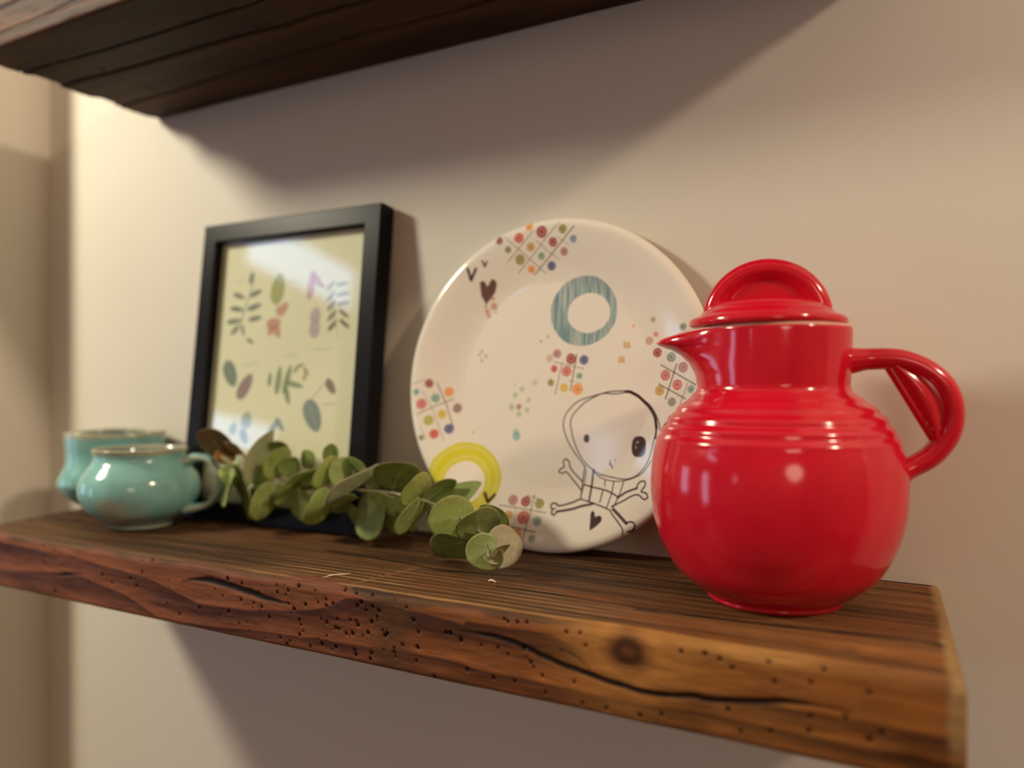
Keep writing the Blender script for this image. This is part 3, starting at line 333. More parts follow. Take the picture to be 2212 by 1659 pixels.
        extra = [(float(rg.uniform(-.70, -.25)), float(rg.uniform(zb + .004, zt - .004)), float(rg.uniform(.0004, .0008))) for _ in range(70)]
        for hx, hz, hr in [(a_, b_, c_ * .84) for a_, b_, c_ in HOLES + extra]:
            i0, i1 = np.searchsorted(X[:, 0], [hx - .004, hx + .004]); 
            if i1 <= i0: continue
            s = np.s_[i0:i1]; d = np.hypot(X[s] - hx, Zc[s] - hz); k = np.where(frontm[s], sstep(hr * 1.25, hr * .6, d), 0)
            disp[s] -= .0016 * k; Cc[s] = lerp(Cc[s], np.array([.008, .005, .004]), k * .97)
        for _ in range(70):                                         # small dark flecks and pits of the weathered top
            hx, hy, hl = rg.uniform(-.62, .0), rg.uniform(-.165, -.01), rg.uniform(.002, .006)
            s = np.abs(X[:, 0] - hx) < hl * 1.5; d = np.hypot((X[s] - hx) / hl, (Y[s] - hy) / .0007); k = np.where(topm[s], sstep(1.2, .4, d), 0)
            Cc[s] = lerp(Cc[s], np.array([.022, .012, .008]), k * .75); disp[s] -= .0005 * k
    else:
        for yc, am, fr_, wd in ((-.10, .006, 6.0, .0022), (-.048, .005, 9.0, .0016), (-.135, .004, 11, .0012)):
            d = np.abs(Y - (yc + am * np.sin(X * fr_ + yc * 90) + .003 * noise(X * 25, X * 0, 6))); k = np.where(face == 0, sstep(wd * 1.4, wd * .3, d), 0)
            disp -= .003 * k; Cc = lerp(Cc, np.array([.012, .007, .006]), k * .9)
        for zc_, am in ((.60, .12), (.3, .06)):
            d = np.abs(up - (zc_ + am * np.sin(X * 16 + zc_ * 9))) * (zt - zb); k = np.where(face == 1, sstep(.0018, .0005, d) * sstep(-.1, .2, noise(X * 9, X * 0, int(zc_ * 10))), 0)
            disp -= .002 * k; Cc = lerp(Cc, np.array([.015, .008, .007]), k * .9)
    # ---- ends: skewed cut, worn round edge
    cy, cz = -dep / 2, (zt + zb) / 2
    Yd = Y + NY * disp; Zd = Zc + NZ * disp
    be = .0045
    de = np.minimum(X - xl, xr - X); q = np.clip(1 - de / be, 0, 1); sh = be * .75 * (1 - np.sqrt(np.clip(1 - q * q, 0, 1)))
    amt = np.where(face == 3, 0, sh); keep = np.where(Y > -.004, .0, 1.0)
    Yd = Yd - NY * amt; Zd = Zd - NZ * amt
    edgec = sstep(.0075, .0035, xr - X + .0015 * noise(Y * 120, Zc * 120, 2)) * (1 - .7 * sstep(.45, .25, up)) if detail else 0 * X
    Cc = lerp(Cc, np.array([.30, .19, .085]), np.clip(edgec * (.55 + .5 * noise(Y * 60, Zc * 90, 4) + .3), 0, .85)) if detail else Cc
    Xd = X + (skl * np.clip(1 - (X - xl) / .12, 0, 1) ** 1.5 + skr * np.clip(1 - (xr - X) / .05, 0, 1)) * (-Y / dep)
    if not detail: Xd = Xd + (t[:, None] < .1) * (.007 * sstep(.0, .3, noise(Y * 34, Y * 0, 12)) + .0015 * noise(Y * 160, Y * 0, 15))
    V = np.stack([Xd, Yd, Zd], -1).reshape(-1, 3); Q = grid_quads(nx, ns, cv=True); C_ = Cc.reshape(-1, 3)
    Vs, Cs, Ts, b = [V], [C_], [], len(V)
    for side, row in ((0, 0), (1, nx - 1)):
        ring = V[row * ns:(row + 1) * ns]; c0 = ring.mean(0); prev = np.arange(ns) + row * ns
        for s in (.93, .75, .5, .25):
            rg_ = c0 + (ring - c0) * s; idx = np.arange(ns) + b; Vs.append(rg_); b += ns
            g = .5 + .5 * np.sin((rg_[:, 1] * 900 + rg_[:, 2] * 300)); Cs.append(np.array([.20, .115, .05]) * (.6 + .5 * g)[:, None])
            k2 = np.roll(prev, -1); i2 = np.roll(idx, -1)
            qd = np.stack([prev, k2, i2, idx], -1); Q = np.vstack([Q, qd[:, ::-1] if side == 0 else qd]); prev = idx
        Vs.append(c0[None]); Cs.append(np.array([[.12, .07, .03]])); k2 = np.roll(prev, -1)
        tr = np.stack([prev, k2, np.full(ns, b)], -1); Ts.append(tr[:, ::-1] if side == 0 else tr); b += 1
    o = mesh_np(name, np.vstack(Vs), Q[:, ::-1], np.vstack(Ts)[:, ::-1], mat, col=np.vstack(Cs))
    return tag(o, label, 'shelf')
ZS = -.1224
wood_shelf('timber_shelf', -.772, .009, .048, .007, -.1685, ZS, .173, 1180, (.00085, .00085, .008), 3, M_WOOD, True,
           'thick worm-eaten brown timber shelf carrying the red jug and the plate')
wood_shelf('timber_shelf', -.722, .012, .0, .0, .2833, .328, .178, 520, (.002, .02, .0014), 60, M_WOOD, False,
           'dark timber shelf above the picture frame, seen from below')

# ------------------------------------------------------------------ red jug
JX, JY = -.0765, -.0783; PSI = math.radians(9.35)
HV = np.array([math.cos(PSI), math.sin(PSI), 0]); HN = np.array([math.sin(PSI), -math.cos(PSI), 0]); JO = np.array([JX, JY, 0])
def red_glaze(name):
    m, nt, b = new_mat(name); v = coords(nt)
    n1 = N(nt, 'ShaderNodeTexNoise', i_Scale=1400.0, i_Detail=3.0); n2 = N(nt, 'ShaderNodeTexNoise', i_Scale=30.0, i_Detail=3.0)
    nt.links.new(v, n1.inputs['Vector']); nt.links.new(v, n2.inputs['Vector'])
    ad = N(nt, 'ShaderNodeMath', operation='MULTIPLY_ADD'); ad.inputs[1].default_value = .6; nt.links.new(n1.outputs['Fac'], ad.inputs[0]); 
    sc = N(nt, 'ShaderNodeMath', operation='MULTIPLY'); sc.inputs[1].default_value = .4; nt.links.new(n2.outputs['Fac'], sc.inputs[0]); nt.links.new(sc.outputs[0], ad.inputs[2])
    r = N(nt, 'ShaderNodeValToRGB'); e = r.color_ramp.elements; e[0].position = .35; e[1].position = .65
    e[0].color = (.47, .002, .014, 1); e[1].color = (.64, .009, .030, 1)
    nt.links.new(ad.outputs[0], r.inputs['Fac']); nt.links.new(r.outputs['Color'], b.inputs['Base Color'])
    b.inputs['Roughness'].default_value = .13; b.inputs['Specular IOR Level'].default_value = .5
    bp = N(nt, 'ShaderNodeBump', i_Strength=.06, i_Distance=.001); nt.links.new(n2.outputs['Fac'], bp.inputs['Height']); nt.links.new(bp.outputs['Normal'], b.inputs['Normal'])
    return m
M_RED = red_glaze('red_glaze'); M_RIM = plain('worn_rim_glaze', (.70, .34, .27), .35, .15, 80)
jug = tag(empty('lidded_jug', (0, 0, 0)), 'round glossy red ceramic jug with lid, spout and loop handle', 'jug')
key = np.array([(-.1222,.0335),(-.1218,.0362),(-.1205,.0373),(-.1190,.0372),(-.1172,.0392),(-.1139,.0452),(-.1058,.0545),(-.098,.0598),(-.087,.0651),(-.073,.0688),(-.0575,.0702),(-.043,.0693),(-.031,.0664),(-.0215,.0618),(-.0140,.0562),(-.0085,.0502),(-.0045,.0446),(-.0015,.0418),(.0008,.0410),(.0030,.0411),(.010,.0415),(.020,.0419),(.028,.0421),(.0318,.0421),(.0330,.0418),(.0336,.0411)])
zp = np.concatenate([np.linspace(-.1222, -.118, 10), np.linspace(-.117, -.034, 60), np.linspace(-.0335, .003, 90), np.linspace(.004, .0336, 60)])
rp = np.array([0.0] * len(zp))
_s = smooth_path(key, 600); rp = np.interp(zp, _s[:, 0], _s[:, 1])
for zc_, hh in ((-.0055, .0004), (-.0112, .0006), (-.0172, .0006), (-.0236, .0006), (-.0300, .0004)):
    rp += hh * np.exp(-((zp - zc_) / .0019) ** 2) - hh * .7 * np.exp(-((zp - zc_ - .0031) / .0014) ** 2)
prof = [(0.0005, -.1205), (.028, -.1205), (.0315, -.1222)] + list(zip(rp, zp)) + [(.0385, .0336), (.0375, .030), (.0370, .010), (.037, .0), (.002, -.004)]
SPZ = np.array([-.006, -.0039, .0072, .0141, .0190, .0220, .0240, .0258, .0278, .0298, .0316, .0336]); SPR = np.array([.0, .0015, .0028, .0062, .0112, .0160, .0203, .0236, .0250, .0243, .0218, .0160])
def spout(r, z, T):
    d = np.angle(np.exp(1j * (T - (PSI + math.pi)))); wz = np.interp(z, [-.006, .012, .0235, .0336], [.80, .62, .44, .42])
    ex = np.interp(z, SPZ, SPR, left=0, right=.016); out = r > .0383
    g = np.exp(-(np.abs(d) / wz) ** 2.3); r2 = np.where(out, r + ex * g, r)
    return r2, np.where(out & (z > .02), z - .0030 * g * sstep(.02, .0336, z), z)
lathe('body', prof, M_RED, jug, 160, (JX, JY), spout)
rim = [(.0372, .0330), (.0380, .0342), (.0398, .0348), (.0414, .0344), (.0421, .0335), (.0416, .0326)]
def rimsp(r, z, T):
    d = np.angle(np.exp(1j * (T - (PSI + math.pi)))); g = np.exp(-(np.abs(d) / .42) ** 2.3); return r + .0145 * g * sstep(.037, .0415, r), z - .0030 * g
lathe('rim', rim, M_RIM, jug, 160, (JX, JY), rimsp)
LC = JO + HV * -.0040
lidp = [(.0005, .0345), (.036, .0345), (.0425, .0350), (.0437, .0361), (.0438, .0374), (.0432, .0388), (.0415, .0400), (.0392, .0408), (.0378, .0417), (.0366, .0430), (.0350, .0442), (.0335, .0452), (.0322, .0463), (.0305, .0473), (.0286, .0482), (.0262, .0491), (.0235, .0500), (.0200, .0509), (.0140, .0518), (.0070, .0523), (.0005, .0524)]
_l = smooth_path(lidp, 110)
lid = lathe('lid', _l, M_RED, jug, 128, tuple(LC[:2])); lid['label'] = 'red domed lid'
def half_disc(cx, cz, R0, zlow, prof_t):
    """upright half disc in the plane (HV, z) about LC: prof_t = [(radius, half thickness)] from the centre outwards"""
    pt = np.array(prof_t); na = 64; a0 = math.asin((zlow - cz) / R0) if zlow < cz else 0
    a = np.linspace(-.25, math.pi + .25, na); parts = []
    rows = [(r, t) for r, t in pt] + [(r, -t) for r, t in pt[::-1]]
    rr = np.array([q[0] for q in rows]); tt = np.array([q[1] for q in rows])
    P = LC + HV * cx
    V = P + (np.cos(a)[:, None] * rr)[..., None] * HV + tt[None, :, None] * HN
    V[..., 2] = cz + np.sin(a)[:, None] * rr
    n, m = na, len(rr); V = V.reshape(-1, 3); Q = grid_quads(n, m)
    k = len(V); idx0 = np.arange(m); idx1 = (n - 1) * m + np.arange(m)
    return V, Q
V_, Q_ = half_disc(.0, .0380, .0362, .03, [(.0005, .0030), (.008, .0030), (.0105, .0036), (.013, .0030), (.0165, .0030), (.019, .0037), (.0215, .0031), (.0245, .0034), (.0270, .0062), (.0292, .0074), (.0322, .0073), (.0345, .0060), (.0360, .0032), (.0363, 0)])
V_[:, 2] = np.maximum(V_[:, 2], .0385)
kn = mesh_np('lid_handle', V_, Q_, mat=M_RED, parent=lid); kn['label'] = 'half-disc grip with concentric rings'
# loop handle: C-shaped bar with a web cut by a straight chord
arc = smooth_path([(.0395, .0146), (.052, .0156), (.066, .0150), (.0785, .0098), (.0878, .0005), (.0915, -.0115), (.0898, -.0250), (.0822, -.0365), (.0735, -.0428), (.0645, -.0475)], 70)
def hp(p): return JO[None] + np.array(p)[:, :1] * HV + np.array(p)[:, 1:] * np.array([[0, 0, 1.]])
tt = np.linspace(0, 1, 70); ra = np.interp(tt, [0, .08, .3, .75, .93, 1], [.0078, .0062, .0056, .0060, .0058, .0085]); rb = np.interp(tt, [0, .1, .5, .9, 1], [.0095, .0075, .0072, .0070, .0085])
hparts = [tube(hp(arc), ra, rb, HN, 24)]
ins = smooth_path([(.0640, .0150), (.0770, .0100), (.0868, .0010), (.0912, -.0115), (.0898, -.0245), (.0830, -.0355)], 40)
chord = np.stack([np.linspace(.0590, .0836, 40), np.linspace(.0135, -.0300, 40)], -1)
rowsW = []
for k, (s, t_) in enumerate(((0, .0), (.03, .0036), (.14, .0040), (.22, .0050), (.36, .0060), (.48, .0052), (.58, .0040), (.72, .0038), (.88, .0036), (1., .0036))):
    rowsW.append((s, t_))
rowsW = rowsW + [(s, -t_) for s, t_ in rowsW[::-1]][0:]
Vw = np.stack([hp(chord + (ins - chord) * s) + HN * t_ for s, t_ in rowsW], 1)
hparts.append((Vw.reshape(-1, 3), grid_quads(40, len(rowsW)), np.zeros((0, 3), int)))
for e0, e1 in ((.0, .0),):
    hparts.append(tube(hp(chord), .0026, .0038, HN, 12))
V_, Q_, T_ = merge(hparts)
mesh_np('handle', V_, Q_, T_, M_RED, jug)

# ------------------------------------------------------------------ painted plate
PR_, PLEAN = .126, .0912
def plate_depth(r):
    t = np.clip((r - .62 * PR_) / (PR_ - .62 * PR_), 0, 1); return .012 * (1 - t * t * (3 - 2 * t) * .5 - .5 * t)
PAL = dict(dr=(.30,.015,.03), re=(.68,.07,.03), cr=(.42,.015,.05), ol=(.36,.32,.05), bg=(.24,.36,.45), yo=(.62,.38,.05), go=(.26,.30,.07), ma=(.52,.24,.27), te=(.26,.44,.37), bl=(.045,.075,.30), pk=(.68,.18,.17), ye=(.75,.55,.03), pp=(.70,.50,.42), cy=(.15,.42,.52), mb=(.34,.20,.20), li=(.48,.50,.05), gg=(.28,.32,.20), ot=(.55,.28,.13), br=(.17,.08,.07), ob=(.58,.18,.05), pg=(.42,.56,.30), rb=(.32,.06,.03), bn=(.50,.42,.32), gr=(.16,.075,.06), dk=(.060,.012,.016))
PAL['or'] = (.85, .36, .06)
PAL = {k: tuple(float(c) ** 1.22 for c in v) for k, v in PAL.items()}
na, nr = 1500, 330
th = np.arange(na) / na * 2 * np.pi; rr = (np.linspace(0, 1, nr) ** .8) * .1257; rr[0] = 2e-4
RR, TH = np.meshgrid(rr, th, indexing='ij'); px, py = RR * np.cos(TH) * 1000, RR * np.sin(TH) * 1000
pc = np.empty(px.shape + (3,)); pc[:] = (.80, .745, .665)
def paint(mask_fn, bounds, colour, strength=1.0):
    x0, x1, y0, y1 = bounds; s = (px > x0) & (px < x1) & (py > y0) & (py < y1)
    if not s.any(): return
    k = np.clip(mask_fn(px[s], py[s]), 0, 1) * strength; c = np.array(colour)
    pc[s] += (c - pc[s]) * k[:, None]
AA = .22
def ring_paint(o, i, colour, streak):
    ox, oy, orx, ory = o; ix, iy, irx, iry = i
    def f(x, y):
        wob = 1 + .03 * noise(x * .15, y * .15, 4)
        a = (np.hypot((x - ox) / orx, (y - oy) / ory) - wob) * orx; b = (np.hypot((x - ix) / irx, (y - iy) / iry) - wob) * irx
        m = sstep(.35, -.35, a) * sstep(-.35, .35, b)
        if streak: m = m * np.clip(.80 + .75 * noise(x * 1.1, y * .06, 8) + .35 * noise(x * 3.5, y * .1, 9), .25, 1)
        else: m = m * np.clip(.80 + .30 * np.abs(np.minimum(-a, b) - 3.5) / 4, .6, 1)
        return m
    paint(f, (ox - orx - 3, ox + orx + 3, oy - ory - 3, oy + ory + 3), colour)
ring_paint(*PLATE_RINGS['yellow'], (.66, .60, .03), False)
ring_paint(*PLATE_RINGS['blue'], (.17, .30, .32), True)
for pts, wd, c in PLATE_LINES:
    if c == 'dk' and len(pts) > 3: pts = [tuple(p) for p in smooth_path(pts, len(pts) * 4)]
    wd = wd * (1.25 if c == 'dk' else 1.15); a = np.array(pts); f = lambda x, y, pts=pts, wd=wd: sstep(wd / 2 + AA, wd / 2 - AA, seg_dist(x, y, pts))
    paint(f, (a[:, 0].min() - 3, a[:, 0].max() + 3, a[:, 1].min() - 3, a[:, 1].max() + 3), PAL[c], .92 if c == 'dk' else .75)
for k, (x, y, r, c) in enumerate(PLATE_DOTS):
    def f(X_, Y_, x=x, y=y, r=r, k=k):
        d = np.hypot(X_ - x, Y_ - y) + .35 * noise(X_ * .8, Y_ * .8, k); ring_ = .88 + .12 * np.cos(d / r * 6)
        return sstep(r + .35, r - .35, d) * ring_
    paint(f, (x - r - 2, x + r + 2, y - r - 2, y + r + 2), PAL[c], .98 if k < PLATE_EYED else .75)
    if k < PLATE_EYED and c in ('ol', 'cr', 'gg', 'ma', 'pk', 'te', 'ye', 'or', 're', 'yo', 'bg') and k % 5 != 1:
        f = lambda X_, Y_, x=x + .5 * math.sin(k * 3), y=y + .5 * math.cos(k * 5): sstep(.75, .35, np.hypot(X_ - x, Y_ - y))
        paint(f, (x - 2, x + 2, y - 2, y + 2), (.07, .02, .02), .85)
for pts, c, s in ((PLATE_HEARTS[0], 'dk', .95), (PLATE_HEARTS[1], 'br', .95)):
    a = np.array(pts); cl = pts + [pts[0]]
    def f(X_, Y_, pts=pts, cl=cl):
        d = seg_dist(X_, Y_, cl); return np.where(in_poly(X_, Y_, pts), 1, sstep(.5, .1, d))
    paint(f, (a[:, 0].min() - 2, a[:, 0].max() + 2, a[:, 1].min() - 2, a[:, 1].max() + 2), PAL[c], s)
for nm in ('eye', 'eye2'):
    ex, ey, erx, ery = PLATE_RINGS[nm]
    def f(X_, Y_, ex=ex, ey=ey, erx=erx, ery=ery, nm=nm):
        p = 2.0 if nm == 'eye' else 2.6; q = (np.abs((X_ - ex) / erx) ** p + np.abs((Y_ - ey) / ery) ** p) ** (1 / p)
        m = sstep(1.06, .94, q)
        if nm == 'eye2': m = m * (1 - .55 * sstep(.22, .08, np.abs(np.hypot((X_ - ex + .6) / 2.2, (Y_ - ey) / 4.2) - .8)) * (noise(X_ * .8, Y_ * .5, 3) > .02))
        return m
    paint(f, (ex - erx - 2, ex + erx + 2, ey - ery - 2, ey + ery + 2), PAL['dk'], .95)
# front glaze, rolled rim, back with foot ring: one ceramic body. local frame: x right, y up, z towards the viewer
Zf = -plate_depth(RR) - .0046 * (1 - np.sqrt(np.clip(1 - (np.clip(RR - .1190, 0, 1) / .0070) ** 2, 0, 1)))
ring_prof = [(.1260, -.0042), (.1254, -.0058), (.1235, -.0068), (.118, -.0080), (.105, -.0108), (.088, -.0148), (.079, -.0172), (.0755, -.0176), (.0745, -.0190), (.0715, -.0192), (.0705, -.0176), (.04, -.0172), (.0004, -.0172)]
nb = 1500
bx = np.array(ring_prof); Rb_ = np.repeat(bx[:, 0][:, None], na, 1); Zb = np.repeat(bx[:, 1][:, None], na, 1)
RA = np.vstack([RR, Rb_]); ZA = np.vstack([Zf, Zb]); TA = np.repeat(th[None], len(RA), 0)
V = np.stack([RA * np.cos(TA), RA * np.sin(TA), ZA], -1).reshape(-1, 3)
pcol = np.vstack([pc.reshape(-1, 3), np.tile([[.82, .765, .66]], (len(bx) * na, 1))])
M_PLATE = vcol_mat('painted_stoneware', .09)
plate = mesh_np('dinner_plate', V, grid_quads(len(RA), na, cv=True), mat=M_PLATE, col=pcol)
upv = Vector((0, math.sin(PLEAN), math.cos(PLEAN))); nv = Vector((0, -math.cos(PLEAN), math.sin(PLEAN)))
mw = Matrix((Vector((1, 0, 0)), upv, nv)).transposed().to_4x4()
mw.translation = Vector((-.2489, -.0338, ZS + .0004)) + upv * .126
plate.matrix_world = mw
tag(plate, 'round cream plate painted with a skeleton, rings and coloured dots', 'plate')

# ------------------------------------------------------------------ picture frame
FW, FH, RW, TH_, REC = .2135, .2805, .0178, .0175, .0075
fyaw, flean = .010, .1075
fax = Vector((math.cos(fyaw), math.sin(fyaw), 0)); fny = Vector((-math.sin(fyaw), math.cos(fyaw), 0))
fup = fny * math.sin(flean) + Vector((0, 0, 1)) * math.cos(flean); fnn = fax.cross(fup)      # fnn towards the room
frame = tag(empty('picture_frame'), 'black picture frame holding a botanical print, leaning on the wall', 'picture frame')
fm = Matrix((fax, fup, fnn)).transposed().to_4x4(); fm.translation = Vector((-.5115, -.0500, ZS + .0003)); frame.matrix_world = fm
M_BLACK = plain('black_lacquer', (.009, .009, .011), .30, .10, 60, .05, bdist=.0002)
M_BLACK.node_tree.nodes['Principled BSDF'].inputs['Specular IOR Level'].default_value = .10
hw = FW / 2
def rail(p0, p1, q0, q1):
    """p outer edge ends, q inner edge ends (x, y); profile with a small inner bevel"""
    e = .0012
    def mix(a, b, s): return (a[0] + (b[0] - a[0]) * s, a[1] + (b[1] - a[1]) * s)
    V = []; rows = [(0, -TH_), (0, -e), (.06, 0), (.92, 0), (1, -e), (1, -TH_)]
    for a, b in ((p0, q0), (p1, q1)):
        for s, z in rows: x, y = mix(a, b, s); V.append((x, y, z))
    n = len(rows); P = [(i, (i + 1) % n, n + (i + 1) % n, n + i) for i in range(n)] + [tuple(range(n))[::-1], tuple(range(n, 2 * n))]
    return mesh_np('rail', V, polys=P, mat=M_BLACK, parent=frame, smooth=False)
O = [(-hw, 0), (hw, 0), (hw, FH), (-hw, FH)]; I = [(-hw + RW, RW), (hw - RW, RW), (hw - RW, FH - RW), (-hw + RW, FH - RW)]
for k in range(4): rail(O[k], O[(k + 1) % 4], I[k], I[(k + 1) % 4])
nx_, ny_ = 430, 560
gx = np.linspace(-hw + RW * .8, hw - RW * .8, nx_); gy = np.linspace(RW * .8, FH - RW * .8, ny_)
GX, GY = np.meshgrid(gx * 1000, gy * 1000, indexing='ij'); pp = np.empty(GX.shape + (3,)); pp[:] = (.78, .79, .56)
for cx, cy, ex, ey, m_, c in PRINT_LEAVES:
    L = math.hypot(ex, ey); s = (np.abs(GX - cx) < L + 2) & (np.abs(GY - cy) < L + 2)
    if not s.any(): continue
    ux, uy = ex / L, ey / L; a = (GX[s] - cx) * ux + (GY[s] - cy) * uy; b = -(GX[s] - cx) * uy + (GY[s] - cy) * ux
    wdt = m_ * np.sqrt(np.clip(1 - (a / L) ** 2, 0, 1)) * (1 - .15 * a / L)
    k = sstep(.35, -.35, np.abs(b) - wdt) * (np.abs(a) < L) * .85
    if m_ > 2.5: k = k * (1 - .25 * sstep(.5, .2, np.abs(b)))
    if L / max(m_, .1) > 9: k = k * (.55 + .45 * np.sign(np.sin(a * 2.1)))
    pp[s] += (np.array(c) - pp[s]) * k[:, None]
V = np.stack([GX / 1000, GY / 1000, np.full(GX.shape, -REC - .0016)], -1)
M_PRINT = vcol_mat('printed_paper', .7)
mesh_np('botanical_print', V, grid_quads(nx_, ny_), mat=M_PRINT, parent=frame, col=pp.reshape(-1, 3), smooth=False)
M_FGLASS = glass_mat('picture_glass')
box('glass_pane', (-hw + RW * .6, RW * .6, -REC - .0012), (hw - RW * .6, FH - RW * .6, -REC), M_FGLASS, frame)
box('backing_board', (-hw + .004, .004, -TH_ + .001), (hw - .004, FH - .004, -REC - .0030), plain('grey_board', (.16, .13, .10), .8), frame)

# ------------------------------------------------------------------ turquoise cups
def cup_glaze(name):
    m, nt, b = new_mat(name); a = N(nt, 'ShaderNodeAttribute', attribute_name='col'); v = coords(nt)
    n = N(nt, 'ShaderNodeTexNoise', i_Scale=70.0, i_Detail=5.0); nt.links.new(v, n.inputs['Vector'])
    mr = N(nt, 'ShaderNodeMapRange'); mr.inputs['To Min'].default_value = .75; mr.inputs['To Max'].default_value = 1.25; nt.links.new(n.outputs['Fac'], mr.inputs['Value'])
    mx = N(nt, 'ShaderNodeVectorMath', operation='SCALE'); nt.links.new(a.outputs['Color'], mx.inputs[0]); nt.links.new(mr.outputs['Result'], mx.inputs['Scale'])
    nt.links.new(mx.outputs['Vector'], b.inputs['Base Color']); b.inputs['Roughness'].default_value = .14
    return m
M_CUP = cup_glaze('turquoise_glaze')
TEAL, SAND = np.array([.19, .41, .40]), np.array([.40, .37, .26])
def cup(name, loc, outer, wall_t, label, hdir, harc, hr, seed, sand_dir, lobes=0):
    root = tag(empty(name, loc), label, 'cup', 'turquoise pottery cups')
    o = smooth_path(outer, 60); zr = o[-1, 1]; rl = o[-1, 0]
    lip = [(rl - wall_t * .3, zr + wall_t * .35), (rl - wall_t * .8, zr + wall_t * .2)]
    inner = [(max(r - wall_t, .001), max(z, .006)) for r, z in o[::-1] if z > .006]
    pr = np.array([(.0005, .002), (o[0, 0] - .004, .002)] + [tuple(q) for q in o] + lip + inner + [(.0005, .006)])
    n = 96; th_ = np.arange(n) / n * 2 * np.pi; R_, T_ = np.meshgrid(pr[:, 0], th_, indexing='ij'); Z_ = np.repeat(pr[:, 1][:, None], n, 1)
    if lobes:
        R_ = R_ * (1 + .035 * np.sin(T_ * lobes + .6) * sstep(.2, .6, Z_ / zr) + .01 * np.sin(T_ * 2 + 1)); Z_ = Z_ + .0012 * np.sin(T_ * 3) * sstep(.8, 1, Z_ / zr)
    k = sstep(zr - .0050, zr - .0012, Z_ + .002 * noise(T_ * 2, T_ * 0, seed)) * .9
    blob = sstep(.1, .4, noise(T_ * 1.6, Z_ * 45, seed + 2) * 1.2 + .55 * np.cos(T_ - sand_dir) - .3) * sstep(.75, .40, Z_ / zr) * .6
    c = TEAL + (SAND - TEAL) * np.maximum(k, blob)[..., None]
    c = c * (1 + .25 * noise(T_ * 3, Z_ * 80, seed + 5))[..., None]
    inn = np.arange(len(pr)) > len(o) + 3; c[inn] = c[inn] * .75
    V_ = np.stack([R_ * np.cos(T_), R_ * np.sin(T_), Z_], -1)
    mesh_np('body', V_, grid_quads(len(pr), n, cv=True)[:, ::-1], mat=M_CUP, parent=root, col=c.reshape(-1, 3))
    if harc is not None:
        dv = np.array([math.cos(hdir), math.sin(hdir), 0]); sd = np.array([-math.sin(hdir), math.cos(hdir), 0])
        P = smooth_path(harc, 40); P3 = P[:, :1] * dv + P[:, 1:] * np.array([[0, 0, 1.]])
        tt_ = np.linspace(0, 1, 40); V_, Q_, T2 = tube(P3, np.interp(tt_, [0, .2, .8, 1], [hr * 1.25, hr * .8, hr * .75, hr * 1.2]), np.interp(tt_, [0, .3, .8, 1], [hr * 2.0, hr * 1.7, hr * 1.5, hr * 1.8]), sd, 18)
        hc = np.tile(TEAL * .95, (len(V_), 1)); e = np.tile(np.r_[np.abs(np.sin(np.arange(18) / 18 * 2 * np.pi)) ** 4], 40); e = np.r_[e, 0, 0]
        hc = hc + (np.array([.46, .38, .28]) - hc) * (e * .6)[:, None]
        mesh_np('handle', V_, Q_, T2, M_CUP, root, col=hc)
    return root
cup('pottery_cup', (-.6105, -.0965, ZS + .0002), [(.024, .0), (.0262, .0008), (.0268, .003), (.031, .0065), (.0415, .0145), (.0478, .025), (.0495, .034), (.0475, .0435), (.0425, .0515), (.0385, .0570), (.0372, .0610), (.0382, .0655), (.0392, .0675)], .003,
    'small round-bellied turquoise cup with a loop handle, standing in front', .48, [(.0385, .0560), (.0500, .0600), (.0620, .0575), (.0695, .0460), (.0700, .0320), (.0620, .0200), (.0500, .0160), (.0400, .0150)], .0042, 7, -.1)
cup('pottery_cup', (-.7085, -.0525, ZS + .0002), [(.022, .0), (.0250, .0010), (.0300, .006), (.0420, .0150), (.0500, .0240), (.0520, .0300), (.0495, .0380), (.0462, .0460), (.0455, .0560), (.0462, .0680), (.0470, .0770)], .0032,
    'taller turquoise cup at the shelf end, half hidden behind the round-bellied cup', 0, None, .004, 13, 2.5, 4)

# ------------------------------------------------------------------ eucalyptus branch
def leaf_mat(name, tint):
    m, nt, b = new_mat(name); a = N(nt, 'ShaderNodeAttribute', attribute_name='col')
    n = N(nt, 'ShaderNodeTexNoise', i_Scale=260.0, i_Detail=4.0); nt.links.new(coords(nt), n.inputs['Vector'])
    mr = N(nt, 'ShaderNodeMapRange'); mr.inputs['To Min'].default_value = .72; mr.inputs['To Max'].default_value = 1.28; nt.links.new(n.outputs['Fac'], mr.inputs['Value'])
    mx = N(nt, 'ShaderNodeVectorMath', operation='SCALE'); nt.links.new(a.outputs['Color'], mx.inputs[0]); nt.links.new(mr.outputs['Result'], mx.inputs['Scale'])
    nt.links.new(mx.outputs['Vector'], b.inputs['Base Color']); b.inputs['Roughness'].default_value = .55; b.inputs['Specular IOR Level'].default_value = .35
    bp = N(nt, 'ShaderNodeBump', i_Strength=.25, i_Distance=.0006); nt.links.new(n.outputs['Fac'], bp.inputs['Height']); nt.links.new(bp.outputs['Normal'], b.inputs['Normal'])
    tr = N(nt, 'ShaderNodeBsdfTranslucent'); nt.links.new(mx.outputs['Vector'], tr.inputs['Color']); ms = N(nt, 'ShaderNodeMixShader'); ms.inputs[0].default_value = .22
    out = nt.nodes['Material Output']; nt.links.new(b.outputs[0], ms.inputs[1]); nt.links.new(tr.outputs[0], ms.inputs[2]); nt.links.new(ms.outputs[0], out.inputs[0])
    return m
M_LEAF = leaf_mat('eucalyptus_leaf', None)
KIND = {0: (.41, .50, .17), 1: (.50, .52, .34), 2: (.24, .31, .09), 3: (.17, .11, .035)}
branch = tag(empty('eucalyptus_branch'), 'green eucalyptus branch with round leaves lying along the shelf', 'branch')
sp = smooth_path(STEM, 140); seg = np.linspace(0, len(STEM) - 1, 140); frac = np.abs(seg - np.round(seg))
